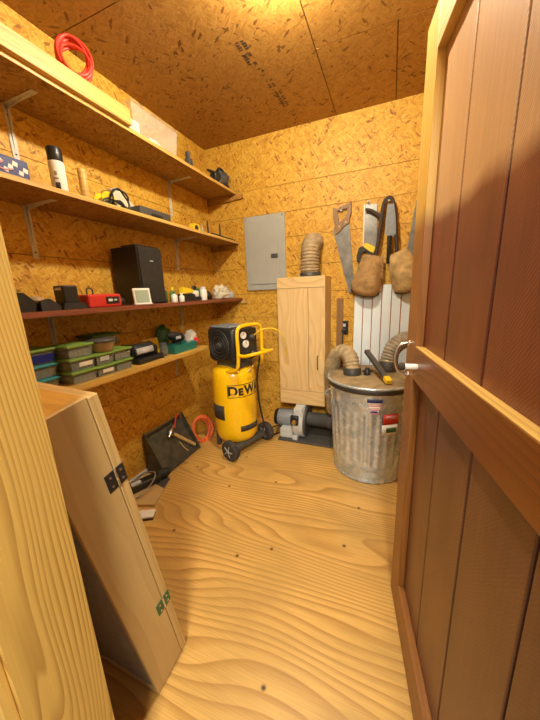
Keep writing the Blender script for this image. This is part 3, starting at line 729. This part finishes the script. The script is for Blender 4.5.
t = thing('wall_outlet', 'black wall outlet plate beside the white siding sheet', 'outlet', (1.213, 0, .91))
MB().box((-.035, -.008, -.058), (.035, -.0005, .058), 'black', bev=.003).build('plate', t)
for z in (-.022, .022): MB().box((-.014, -.0105, z - .013), (.014, -.008, z + .013), 'lightgrey', bev=.004).build('socket', t)
MB().box((-.015, -.04, -.04), (.015, -.0105, -.01), 'black', bev=.005).build('plug', t)
mb = MB(); mb.tube([(1.213, -.035, .885), (1.212, -.05, .85), (1.208, -.04, .75), (1.20, -.05, .6), (1.19, -.06, .45), (1.17, -.08, .3)], .004, 7, 'black', res=5)
single(mb, 'power_cord', 'black cord dropping from the wall outlet behind the can', 'cord')

# ---- blower under the cabinet
t = thing('dust_blower', 'grey motor blower on the floor under the plywood cabinet', 'blower', (.0, 0, 0))
MB().box((.735, -.37, 0), (1.19, -.05, .02), 'dark_grey', bev=.003).build('base_plate', t)
zc = .147; yc = -.22
mb = MB(); mb.cyl(.145, (.865, yc, zc), (.945, yc, zc), 40, 'lightgrey'); mb.box((.868, yc - .125, zc), (.942, yc + .02, .288), 'lightgrey', bev=.006); mb.build('housing', t)
MB().cyl(.13, (.945, yc, zc), (.962, yc, zc), 40, 'dark_grey').build('side_cover', t)
MB().lathe(((.072, 0), (.075, .01), (.075, .15), (.06, .165)), 30, 'bluegrey', basis((.70, yc, zc), V((0, 1, 0)), V((0, 0, 1)), V((1, 0, 0))), mod=lambda r, z, a: r * (1 + .035 * math.cos(a * 18))).build('motor', t)
MB().lathe(((.03, -.035), (.068, -.03), (.074, 0)), 30, 'black', basis((.70, yc, zc), V((0, 1, 0)), V((0, 0, 1)), V((1, 0, 0)))).build('fan_cover', t)
MB().box((.745, yc - .12, .02), (.855, yc + .06, .10), 'lightgrey', bev=.004).build('pedestal', t)
MB().box((.86, yc - .14, .0), (.90, yc - .09, .055), 'lightgrey', bev=.003).build('foot', t)
d = MB().box((.845, yc - .155, .15), (.915, yc - .118, .235), 'black', bev=.015).build('switch_box', t)
MB().lathe(((.02, 0), (.02, .012), (.012, .02)), 18, 'brass', basis((.882, yc - .155, .185), V((1, 0, 0)), V((0, 0, 1)), V((0, -1, 0)))).build('switch_knob', d)
MB().lathe(((.058, 0), (.058, .16), (.066, .165), (.066, .20)), 28, 'dark_grey', basis((.962, yc, zc + .015), V((0, 1, 0)), V((0, 0, 1)), V((1, 0, 0)))).build('inlet_pipe', t)
mb = MB(); mb.tube([(.72, -.27, .12), (.70, -.32, .04), (.66, -.33, .008), (.62, -.25, .007), (.60, -.18, .007), (.66, -.12, .007), (.71, -.20, .006), (.68, -.30, .012), (.60, -.30, .007)], .005, 7, 'black', res=6)
mb.build('power_cord', t)

# ---- trash can
CX, CY = 1.46, -.50
t = thing('trash_can', 'galvanised steel trash can used as dust bin on the floor', 'trash can', (CX, CY, 0))
def ribmod(r, z, a):
    k = max(0, min(1, (z - .115) / .03)) * max(0, min(1, (.50 - z) / .03))
    w = math.cos(a * 30); w = max(-.4, min(.6, w))
    return r + .0065 * w * k
prof = [(.222, 0), (.231, .003), (.231, .02), (.226, .026)]
for i in range(0, 41):
    z = .03 + i * (.57 / 40); prof.append((.227 + .034 * (z - .03) / .57 + (.003 if abs(z - .10) < .008 or abs(z - .53) < .008 else 0), z))
prof += [(.266, .606), (.270, .612), (.270, .622), (.262, .626), (.255, .60), (.224, .02), (.0, .02)]
MB().lathe(prof, 240, 'galv', mod=ribmod, cap=False).build('body', t)
MB().lathe(((.262, .610), (.272, .612), (.274, .640), (.262, .644)), 72, 'lidrim', cap=False).build('lid_gap', t)  # dark ring put in for the shaded gap between lid and can
MB().lathe(((.262, .640), (.276, .641), (.281, .646), (.281, .652), (.276, .657), (.266, .655)), 72, 'galv', cap=False).build('lid_rim', t)
MB().lathe(((.262, .62), (.271, .648), (.262, .662), (.16, .668), (0, .67)), 64, 'dust', cap=False).build('lid', t)
for s in (-1, 1):
    a = s * .0 + (PI if s > 0 else -.0)
    MB().tube([(.262 * math.cos(a) , -.06, .52), (.29 * math.cos(a), -.05, .515), (.30 * math.cos(a), 0, .50), (.29 * math.cos(a), .05, .515), (.262 * math.cos(a), .06, .52)], .005, 8, 'galv', res=5).build('side_handle', t)
def rw(z): return .227 + .034 * (z - .03) / .57 + .0045
mb = MB(); ac = -1.57 + .13
mb.patch(rw(.575) - .001, ac - .13, ac + .20, .565, .585, 'blue', 8)
for i in range(6): mb.patch(rw(.56) - .0022, ac - .12 + .014 * i, ac + .19 - .014 * i, .565 - .012 * (i + 1), .565 - .012 * i, 'paper' if i % 2 == 0 else 'pink', 8)
mb.patch(rw(.55) - .001, ac - .05, ac + .10, .503, .515, 'blue_label', 6)
mb.build('flag_sticker', t, label='small flag sticker in white and pink stripes')
mb = MB(); ac2 = ac + .36
mb.patch(rw(.5), ac2 - .13, ac2 + .25, .425, .49, 'red', 8, th=.002); mb.patch(rw(.5), ac2 - .07, ac2 + .2, .462, .482, 'pink', 8, th=.003)
mb.patch(rw(.5), ac2 - .15, ac2 + .25, .36, .424, 'paper', 8, th=.002); mb.patch(rw(.5), ac2 - .05, ac2 + .2, .375, .405, 'green', 8, th=.003)
mb.build('red_label', t, label='red and white paper label')
hose('dust_hose', 'ribbed tan hose bending from the can lid down towards the blower', [(1.345, -.535, .668), (1.343, -.53, .72), (1.325, -.50, .775), (1.275, -.45, .80), (1.215, -.395, .755), (1.172, -.338, .64), (1.166, -.30, .50), (1.168, -.27, .36), (1.17, -.23, .262)], .050, 'hose_tan', .019, collar=.045)
hose('dust_hose', 'ribbed grey hose curving from the can lid towards the door', [(1.565, -.385, .668), (1.568, -.375, .74), (1.60, -.35, .83), (1.68, -.31, .875), (1.78, -.28, .85), (1.86, -.26, .74), (1.88, -.25, .55), (1.885, -.25, .3), (1.885, -.25, .06)], .054, 'hose', .019, collar=.06)
# clamp bar on the lid
A = V((1.36, -.52, .80)); B = V((1.585, -.70, .685)); dx = (B - A).normalized(); dz = V((0, 0, 1)) - dx * dx.z; dz.normalize(); dy = dz.cross(dx)
A = V((1.425, -.44, .81)); B = V((1.575, -.715, .685)); dx = (B - A).normalized(); dz = V((0, 0, 1)) - dx * dx.z; dz.normalize(); dy = dz.cross(dx)
t = thing('level_bar', 'grey bar with yellow end leaning on the can lid', 'level', mtx=basis(A, dx, dy, dz)); ln = (B - A).length
MB().box((0, -.016, -.012), (ln - .045, .016, .012), 'dark_grey', bev=.003).build('bar', t)
MB().box((ln - .045, -.018, -.014), (ln, .018, .014), 'yellow2', bev=.003).build('end_cap', t)
t = thing('valve_knob', 'small black valve standing on the can lid between the hoses', 'valve', (1.44, -.53, .668))
MB().lathe(((.02, 0), (.02, .03), (.014, .035), (.014, .05)), 18, 'black').build('body', t)
MB().tube([(-.03, 0, .022), (0, 0, .03), (.03, .01, .022)], .008, 8, 'black', res=3).build('lever', t)

# ---- white siding leaning on the back wall
mb = MB(); x = 1.295; i = 0
SM = Matrix.Rotation(.055, 4, 'X')
while x < 1.72:
    mb.box((x, -.010, 0), (x + .062, -.004, 1.24), 'sheet', grain=2)
    mb.box((x + .016, -.0125, 0), (x + .026, -.010, 1.24), 'sheet', grain=2)
    mb.box((x + .062, -.016, 0), (x + .068, -.003, 1.24), 'siding_line', grain=2); x += .068
o = single(mb, 'siding_sheet', 'white ribbed siding sheet with red brown lines leaning on back wall', 'siding'); o.location = (0, -.075, 0.004); o.rotation_euler = (-.052, 0, 0)

# ---- tools hanging on the back wall
def poly_tool(pts, y0, y1, mat): return MB().prism(pts, y0, y1, 1, mat)
nails = []
def nail(x, z, label):
    t = MB().cyl(.003, (0, 0, 0), (0, -.05, 0), 8, 'steel').cyl(.006, (0, -.05, 0), (0, -.052, 0), 10, 'steel')
    single(t, 'hook_nail', label, 'nail', (x, 0, z))
t = thing('hand_saw', 'hand saw with carved wooden handle hanging left of the tool pouches', 'saw', (1.185, -.014, 1.84))
MB().prism([(-.06, -.15), (.055, -.085), (.062, -.20), (.105, -.64), (.065, -.655), (-.062, -.19)], -.001, .001, 1, 'steel').build('blade', t)
hd = [(-.068, -.01), (-.035, -.025), (-.02, -.012), (.03, .0), (.055, -.004), (.066, .02), (.07, -.06), (.055, -.10), (.06, -.13), (.02, -.15), (-.01, -.185), (-.045, -.205), (-.06, -.17), (-.05, -.14), (-.068, -.09)]
def ring_prism(mb, outer, inner, y0, y1, mat):
    n = len(outer); vs = [(a, y0, b) for a, b in outer] + [(a, y0, b) for a, b in inner] + [(a, y1, b) for a, b in outer] + [(a, y1, b) for a, b in inner]
    fs = []
    for i in range(n):
        j = (i + 1) % n
        fs += [(i, n + i, n + j, j), (2 * n + i, 2 * n + j, 3 * n + j, 3 * n + i), (i, j, 2 * n + j, 2 * n + i), (n + i, 3 * n + i, 3 * n + j, n + j)]
    return mb.add(vs, fs, mat)
ci = (0.0, -.085)
inner = [(ci[0] + (a - ci[0]) * .52 + .004, ci[1] + (b - ci[1]) * .45 + .018) for a, b in hd]
mb = MB(); ring_prism(mb, hd, inner, -.011, .011, 'sawwood'); mb.build('handle', t)
for a, b in ((-.02, -.15), (.03, -.125)): MB().cyl(.006, (a, -.013, b), (a, -.011, b), 12, 'brass').build('rivet', t)
nail(1.185, 1.795, 'nail holding the wooden handled saw on the back wall')
t = thing('hand_saw', 'saw with black and yellow handle hanging blade up behind the pouches', 'saw', (1.40, -.016, 1.82))
MB().prism([(-.055, 0), (.035, -.004), (.045, -.30), (.02, -.34), (-.045, -.31)], -.001, .001, 1, 'steel').build('blade', t)
MB().box((-.058, -.0035, -.32), (-.05, .0035, 0), 'paper').build('edge_glint', t)  # white strip stands for light reflecting along the blade edge
ho = [(-.085, -.30), (-.03, -.275), (.03, -.31), (.015, -.35), (-.01, -.40), (-.05, -.42), (-.095, -.40), (-.10, -.36)]
hi_ = [(-.06, -.335), (-.035, -.325), (-.02, -.33), (-.022, -.345), (-.03, -.375), (-.05, -.39), (-.072, -.38), (-.072, -.355)]
ring_prism(MB(), ho, hi_, -.014, .012, 'black').build('handle', t)
MB().prism([(-.06, -.285), (-.03, -.268), (.038, -.305), (.022, -.345), (-.012, -.325)], -.017, -.0142, 1, 'yellow2').build('yellow_grip', t)
nail(1.375, 1.83, 'nail over the saw with black and yellow handle')
t = thing('hand_saw', 'grey saw blade hanging at the right, half hidden by the door', 'saw', (1.69, -.012, 1.80))
MB().prism([(0.0, 0), (.035, .0), (.07, -.43), (-.05, -.43), (-.045, -.36)], -.001, .001, 1, 'steel').build('blade', t)
MB().box((-.05, -.014, -.53), (.075, .010, -.43), 'tanplastic', bev=.01).build('handle', t)
nail(1.705, 1.78, 'nail holding the grey saw beside the door')
# tool belt
t = thing('tool_belt', 'brown suede tool belt with two pouches hanging from a nail', 'tool belt', (1.51, -.02, 1.80))
def pouch(c, w, h, dpt, mat, rz, rx, name, seed):
    """bag: front sheet bulging, rounded bottom"""
    mb = MB(); vs = []; fs = []; nx, nz = 14, 14
    for k in range(2):
        for j in range(nz + 1):
            v = j / nz
            for i in range(nx + 1):
                u = i / nx * 2 - 1
                wid = w * (.60 + .40 * min(1, v * 1.15) ** .8) * (1 - .12 * max(0, v - .8) / .2)
                x = u * wid; z = -v * h * (1 - .10 * abs(u) ** 3 * v)
                edge = (1 - abs(u) ** 3)
                bul = math.sin(min(1, .15 + v * .95) * PI * .62) ** 1.0 * edge if v < 1 else .35 * edge
                y = (-dpt * bul if k == 0 else dpt * .12 * edge) + .006 * mnoise.noise(V((x * 18, z * 18, seed + k * 5)))
                vs.append((x, y, z))
    n = (nx + 1) * (nz + 1)
    for j in range(nz):
        for i in range(nx):
            a = j * (nx + 1) + i
            fs.append((a, a + nx + 1, a + nx + 2, a + 1)); fs.append((n + a, n + a + 1, n + a + nx + 2, n + a + nx + 1))
    for i in range(nx):
        a = nz * (nx + 1) + i; fs.append((a, n + a, n + a + 1, a + 1)); fs.append((i, i + 1, n + i + 1, n + i))
    for j in range(nz):
        a = j * (nx + 1); fs.append((a, n + a, n + a + nx + 1, a + nx + 1)); b = a + nx; fs.append((b, b + nx + 1, n + b + nx + 1, n + b))
    mtx = Matrix.Translation(c) @ Matrix.Rotation(rz, 4, 'Y') @ Matrix.Rotation(rx, 4, 'X')
    mb.add(vs, fs, mat, mtx, True)
    # rolled bottom seam
    pts = [mtx @ (V(vs[nz * (nx + 1) + i]) * .98) for i in range(nx + 1)]
    o = mb.build(name, t)
    MB().tube(pts, .009, 8, 'strap', res=2).build('bottom_seam', o)
    return o
pouch(V((-.085, -.035, -.345)), .118, .30, .085, 'leather', .20, 0, 'pouch', 1)
pouch(V((.075, -.03, -.335)), .115, .30, .08, 'leather2', -.38, 0, 'pouch', 7)
def strap_mesh(pts, w, th, mat, nrm=V((0, -1, 0))):
    P = smooth_path([V(p) for p in pts], 8); vs = []; fs = []
    for i, p in enumerate(P):
        a = P[max(0, i - 1)]; b = P[min(len(P) - 1, i + 1)]; tt = (b - a).normalized(); s = tt.cross(nrm).normalized()
        for q in (-w, w):
            for k in (0, th): vs.append(p + s * q + nrm * k)
    for i in range(len(P) - 1):
        a = 4 * i; b = a + 4
        fs += [(a, b, b + 2, a + 2), (a + 1, a + 3, b + 3, b + 1), (a, a + 1, b + 1, b), (a + 2, b + 2, b + 3, a + 3)]
    fs += [(0, 2, 3, 1), (len(vs) - 4, len(vs) - 3, len(vs) - 1, len(vs) - 2)]
    return MB().add(vs, fs, mat, None, True)
strap_mesh([(-.075, -.03, -.37), (-.055, -.03, -.25), (-.04, -.025, -.08), (-.025, -.022, .01), (.005, -.02, .035), (.03, -.022, .01), (.05, -.025, -.10), (.065, -.03, -.24), (.075, -.03, -.36)], .013, .006, 'strap').build('strap', t)
strap_mesh([(-.155, -.018, -.02), (-.12, -.02, -.03), (-.08, -.02, -.055), (-.045, -.022, -.085)], .011, .005, 'strap').build('loose_strap', t)
nail(1.513, 1.818, 'nail holding the tool belt on the back wall')
t = thing('drywall_saw', 'grey tool with black grip hung inside the tool belt loop', 'saw', (1.53, -.055, 1.79))
MB().prism([(-.022, 0), (.018, 0), (.035, -.10), (.04, -.20), (.012, -.225), (-.03, -.20), (-.032, -.10)], -.006, .004, 1, 'bluegrey').build('blade_cover', t)
MB().lathe(((.012, -.40), (.016, -.395), (.014, -.25), (.017, -.21)), 14, 'black').build('grip', t)

# ---- air compressor
ang = math.atan2(-.318, .948)
t = thing('air_compressor', 'yellow upright air compressor with black pump standing in the far left corner', 'air compressor', (.445, -.535, 0), ang)
R = .170
tank = MB().lathe(((0, .075), (.10, .082), (.15, .10), (.163, .135), (R, .18), (R, .59), (.164, .63), (.15, .665), (.10, .69), (0, .70)), 56, 'yellow', cap=False).build('tank', t)
camang = math.atan2(-1.93, 1.13) - ang            # towards the camera in local angle
mb = MB(); vs, fs = text_mesh('D', .125, .0, .004); 
def curved_text(txt, size, ac, z, sx, bold):
    vs, fs = text_mesh(txt, size, .0008, bold, sx)
    w0 = min(v[0] for v in vs)
    out = [((R + .0006 + v[2]) * math.cos(ac + (v[0] - w0) / R), (R + .0006 + v[2]) * math.sin(ac + (v[0] - w0) / R), z + v[1]) for v in vs]
    w = max(v[0] for v in vs) - w0
    return out, fs, ac + w / R
mb = MB(); a = camang - .31
o, fs, a = curved_text('D', .098, a, .515, 1.05, .004); mb.add(o, fs, 'black'); a += .03
o, fs, a = curved_text('E', .072, a, .507, 1.05, .004); mb.add(o, fs, 'black'); a += .02
o, fs, a = curved_text('WALT', .098, a, .515, .95, .004); mb.add(o, fs, 'black')
mb.patch(R, camang - .32, a + .02, .562, .567, 'black', 16); mb.patch(R, camang - .32, a + .02, .467, .472, 'black', 16); mb.patch(R, camang - .34, camang - .32, .467, .567, 'black', 2)
mb.build('lettering', tank, label='black brand lettering around the tank')
mb = MB(); mb.patch(R, camang - 1.45, camang - .55, .285, .40, 'tyre', 10); mb.build('warning_label', tank)
mb = MB(); mb.patch(R, camang + .15, camang + 1.2, .19, .235, 'tyre', 10); mb.build('warning_label', tank)
# frame
mb = MB(); mb.tube([(.13, -.19, .075), (.13, .19, .075)], .014, 10, 'dark_grey'); mb.box((.10, -.185, .06), (.16, .185, .095), 'dark_grey', bev=.006)
mb.build('axle', t)
def wheel(y, lab):
    mb = MB(); q = basis((.13, y, .078), V((1, 0, 0)), V((0, 0, -1)), V((0, 1, 0)))
    mb.lathe(((.045, -.022), (.066, -.024), (.078, -.016), (.078, .016), (.066, .024), (.045, .022)), 32, 'tyre', q)
    w = mb.build('wheel', t)
    mb = MB(); mb.lathe(((.0, -.016), (.046, -.02), (.046, .02), (.0, .016)), 24, 'dark_grey', q, cap=False)
    for k in range(5):
        a = 2 * PI * k / 5; p0 = V((.13 + .012 * math.cos(a), y - .024, .078 + .012 * math.sin(a))); p1 = V((.13 + .045 * math.cos(a), y - .022, .078 + .045 * math.sin(a))); mb.tube([p0, p1], .005, 6, 'block')
    mb.cyl(.012, (.13, y - .03, .078), (.13, y + .03, .078), 14, 'block'); mb.build('hub', w)
wheel(-.2, ''); wheel(.2, '')
for s in (-1, 1):
    MB().box((-.15, s * .09 - .015, 0), (-.12, s * .09 + .015, .12), 'dark_grey', bev=.004).build('foot', t)
# pump shroud
sh = MB().box((-.145, -.122, .72), (.150, .125, .985), 'black', bev=.04).build('pump_shroud', t)
mb = MB()
qm = basis((-.0, -.122, .855), V((1, 0, 0)), V((0, 0, 1)), V((0, -1, 0)))
for r in (.035, .06, .085, .105): mb.lathe(((r - .006, 0), (r - .003, .008), (r + .003, .008), (r + .006, 0)), 32, 'black_m', qm, cap=False)
mb.lathe(((0, .008), (.02, .008), (.024, 0)), 20, 'dark_grey', qm, cap=False)
mb.build('fan_grille', sh)
MB().box((-.13, -.10, .98), (.1, .10, .99), 'bluegrey', bev=.004).build('top_plate', sh)
MB().box((-.10, -.08, .68), (.14, .08, .75), 'dark_grey', bev=.01).build('pump_base', t)
cp = MB().box((.150, -.10, .76), (.178, .10, .972), 'black', bev=.012).build('control_panel', t)
for (y, z, r) in ((-.045, .93, .025), (-.025, .865, .027)):
    gq = MB().lathe(((0, .002), (r * .85, .002), (r, .004), (r, -.006)), 28, 'white', basis((.184, y, z), V((0, 1, 0)), V((0, 0, 1)), V((1, 0, 0))), cap=False).build('gauge', cp)
    MB().box((.1865, y - .0015, z - .002), (.1872, y + .0015, z + r * .7), 'black').build('needle', gq)
MB().lathe(((.017, 0), (.017, .02), (.012, .026)), 16, 'dark_grey', basis((.178, .035, .91), V((0, 1, 0)), V((0, 0, 1)), V((1, 0, 0)))).build('regulator_knob', cp)
for y in (.0, .06): MB().lathe(((.009, 0), (.009, .03), (.012, .032), (.012, .05)), 12, 'chrome', basis((.178, y, .80), V((0, 1, 0)), V((0, 0, 1)), V((1, 0, 0)))).build('coupler', cp)
MB().tube([(.07, -.12, .665), (.13, -.13, .675), (.19, -.125, .71), (.20, -.122, .82), (.20, -.122, .95), (.20, -.10, .99), (.20, -.05, 1.0), (.20, .05, 1.0), (.20, .10, .99), (.20, .122, .95), (.20, .122, .80), (.19, .125, .71), (.13, .13, .675), (.07, .12, .665)], .013, 12, 'yellow', res=6).build('roll_bar', t)
MB().tube([(.198, -.122, .80), (.26, -.12, .80), (.32, -.10, .815), (.345, -.03, .82), (.345, .03, .82), (.32, .10, .815), (.26, .12, .80), (.198, .122, .80)], .012, 12, 'yellow', res=6).build('push_handle', t)
MB().tube([(.175, .05, .80), (.23, .06, .76), (.215, .05, .66), (.195, .06, .55), (.195, .07, .40), (.205, .09, .25), (.22, .12, .12), (.18, .14, .11)], .007, 8, 'black', res=5).build('power_cord', t)
MB().tube([(.19, .04, .91), (.25, .07, .96), (.31, .15, .96), (.35, .20, .90), (.34, .25, .75)], .004, 7, 'yellow2', res=5).build('air_line', t)
MB().tube([(.10, .05, .70), (.16, .08, .72), (.205, .02, .70), (.19, -.03, .66)], .006, 8, 'brass', res=4).build('copper_pipe', t)

# ---- orange hose coil on the floor
coil('air_hose', 'coiled orange air hose leaning on left wall beside the compressor', 'hose', (.118, -.565, .108), .096, .0085, 0, 'orange', (.75, -.45, .35), 6, .02, .8, 11)

# ---- tilted dark tray against the left wall
t = thing('metal_tray', 'dark wedge shaped metal tray tilted against the left wall on the floor', 'tray', (0, 0, 0))
y0, y1 = -1.098, -.69
tri = [(.022, .003), (.178, .003), (.178, .022), (.030, .305), (.022, .305)]
MB().prism([(a, b) for a, b in tri], y0, y0 + .008, 1, 'tray').build('side_panel', t)
MB().prism([(a, b) for a, b in tri], y1 - .008, y1, 1, 'tray').build('side_panel', t)
ed = V((.022 - .178, 0, .305 - .003)).normalized(); nn = V((.302, 0, .156)).normalized()
TQ = basis((.172, (y0 + y1) / 2, .012), V((0, 1, 0)), ed, nn)     # local x along wall, y up slope, z out
hw = (y1 - y0) / 2
MB().box((-hw + .008, .0, -.036), (hw - .008, .315, -.030), 'tray', TQ).build('base_panel', t)
MB().box((-hw + .008, .0, -.030), (hw - .008, .008, .006), 'tray', TQ).build('lip', t)
MB().box((-hw + .008, .305, -.030), (hw - .008, .315, .002), 'tray', TQ).build('lip', t)
mb = MB()
mb.box((-hw + .008, .06, -.028), (-hw + .02, .30, -.02), 'tray', TQ); mb.build('side_bead', t)
tp = TQ @ V((.02, .235, .01)); bt = TQ @ V((.185, .035, .01))
dx = (bt - tp).normalized(); dz = nn - dx * dx.dot(nn); dz.normalize(); dy = dz.cross(dx); ln = (bt - tp).length
t = thing('hammer', 'wooden handled tool with pale metal head lying across the dark tray', 'hammer', mtx=basis(tp, dx, dy, dz))
MB().box((0, -.012, -.036), (ln, .012, -.016), 'mdf', bev=.004).build('handle', t)
MB().tube([(-.005, -.05, -.018), (.0, -.02, -.012), (.0, .02, -.012), (.012, .055, -.02)], .012, 10, 'chrome', res=4).build('head', t)
MB().box((-.02, -.02, -.03), (.03, .02, -.004), 'steel', bev=.004).build('collar', t)
single(MB().tube([tuple(TQ @ V((.085, .24, -.02))), tuple(TQ @ V((.11, .29, -.005))), tuple(TQ @ V((.13, .33, .02)))], .006, 8, 'redcord', res=3), 'screwdriver', 'short red handled driver at the top of the dark tray', 'screwdriver')
mb = MB(); mb.tube([tuple(TQ @ V((.10, .03, -.022))), tuple(TQ @ V((.075, .08, -.022))), tuple(TQ @ V((.06, .13, -.02)))], .005, 8, 'mdf', res=3)
single(mb, 'wood_sliver', 'thin wood sliver lying in the lower right of the dark tray', 'offcut')

# ---- things on the floor next to the tray
t = thing('floor_board', 'brown offcut board lying on the floor below the dark tray', 'board', (.0, 0, 0))
MB().prism([(.035, -1.21), (.115, -1.36), (.225, -1.385), (.315, -1.352), (.238, -1.122), (.12, -1.07)], .001, .018, 2, 'mdf').build('board', t)
MB().prism([(.165, -1.195), (.268, -1.215), (.237, -1.125), (.15, -1.085)], .0181, .020, 2, 'dark_grey').build('dark_patch', t)
t = thing('jig_saw', 'black power tool with looped cord resting on the floor board', 'power tool', (.135, -1.235, .0205))
rq = Matrix.Rotation(-.45, 4, 'Z')
MB().box((-.035, -.11, .0), (.035, .09, .05), 'black', rq, bev=.012).build('body', t)
MB().lathe(((.024, 0), (.028, .01), (.028, .07), (.02, .085)), 18, 'black_m', rq @ Matrix.Translation((.0, .08, .035)) @ Matrix.Rotation(-PI / 2, 4, 'X')).build('motor_end', t)
MB().box((.0, -.09, .05), (.03, -.03, .062), 'lightgrey', rq, bev=.003).build('plate', t)
MB().tube([(-.09, .0, .02), (-.02, .02, .075), (.05, .04, .085), (.08, -.01, .06), (.065, -.09, .02), (.04, -.12, .006)], .004, 8, 'hose', res=6).build('cord', t)
t = thing('paper_card', 'white folded card on the floor in front of the brown board', 'paper', (.325, -1.43, 0))
MB().box((-.05, -.03, .010), (.05, .03, .022), 'paper', Matrix.Rotation(.5, 4, 'Z'), bev=.002).build('card', t)
MB().box((-.048, -.034, .0), (.048, .026, .010), 'black', Matrix.Rotation(.5, 4, 'Z'), bev=.001).build('dark_base', t)
single(MB().box((.0005, -1.33, .19), (.035, -1.27, .225), 'pine', bev=.002), 'wood_block', 'small yellow wood block fixed low on the left wall', 'block')

# ---- tall leaning box beside the doorway
e3 = V((.045, -.186, .978)).normalized(); e2 = V((0, 1, 0)) - e3 * e3.y; e2.normalize(); e1 = e2.cross(e3)
BX = basis((.944, -2.004, .002), e1, e2, e3)         # x to the right (its right side at x=0), y depth, z length
t = thing('leaning_box', 'long tan hinged wooden box leaning upright inside the doorway', 'box', mtx=BX)
BL, BD, LD, BWd = 1.022, .112, .026, .42
MB().box((-.012, 0, 0), (0, BD, BL), 'mdf', grain=2, bev=.001).build('side_board', t)
MB().box((-BWd, 0, 0), (-BWd + .012, BD, BL), 'mdf', grain=2, bev=.001).build('side_board', t)
MB().box((-BWd + .012, .0, BL - .012), (-.012, BD, BL), 'orange_ply', grain=0).build('end_board', t)
MB().box((-BWd + .012, .0, 0), (-.012, BD, .012), 'mdf', grain=0).build('end_board', t)
MB().box((-BWd + .012, .006, .012), (-.012, .014, BL - .012), 'block', grain=2).build('back_board', t)
ld = MB().box((-BWd, BD + .003, 0), (0, BD + LD, BL - .004), 'mdf_edge', grain=2, bev=.0015).build('lid', t)
def hinge(z, h, mat):
    hg = MB().box((.0, BD - .026, z), (.0025, BD - .001, z + h), mat, bev=.0008).box((.0, BD + .003, z), (.0025, BD + LD, z + h), mat, bev=.0008).cyl(.0035, (.002, BD + .001, z), (.002, BD + .001, z + h), 10, 'chrome').build('hinge', t)
    for y in (BD - .014, BD + .015):
        for zz in (z + h * .25, z + h * .75): MB().cyl(.0035, (.0025, y, zz), (.004, y, zz), 8, 'chrome').build('screw', hg)
hinge(.778, .050, 'black'); hinge(.268, .046, 'green')

# ------------------------------------------------------------------ light and camera
ld_ = bpy.data.lights.new('doorway fill', 'AREA'); ld_.shape = 'DISK'; ld_.size = .5; ld_.energy = 65; ld_.color = (1, .90, .70)  # unseen fill added outside the doorway to brighten jamb and box
lo = bpy.data.objects.new('doorway fill', ld_); COL.objects.link(lo); lo.location = (1.9, -3.6, 2.3)
lo.rotation_euler = (V((1.1, -1.6, .7)) - V(lo.location)).to_track_quat('-Z', 'Y').to_euler()
w = bpy.data.worlds.new('World'); S.world = w; w.use_nodes = True
w.node_tree.nodes['Background'].inputs[0].default_value = (.95, .97, 1.0, 1); w.node_tree.nodes['Background'].inputs[1].default_value = .35

f = 291.27636
Rm = [[0.92665906, 0.37381426, -0.03957124], [0.04899523, -0.22448158, -0.97324585], [-0.37269619, 0.89992829, -0.22633301]]
cd = bpy.data.cameras.new('Camera'); cam = bpy.data.objects.new('Camera', cd); COL.objects.link(cam)
cd.sensor_fit = 'HORIZONTAL'; cd.sensor_width = 36; cd.lens = f / 540 * 36; cd.clip_start = .02
cam.matrix_world = basis((1.55711, -2.461858, 1.219718), V(Rm[0]), -V(Rm[1]), -V(Rm[2]))
S.camera = cam
S.view_settings.view_transform = 'Standard'; S.view_settings.look = 'None'; S.view_settings.gamma = 1
S.view_settings.exposure = 0.36; S.view_settings.use_curve_mapping = False
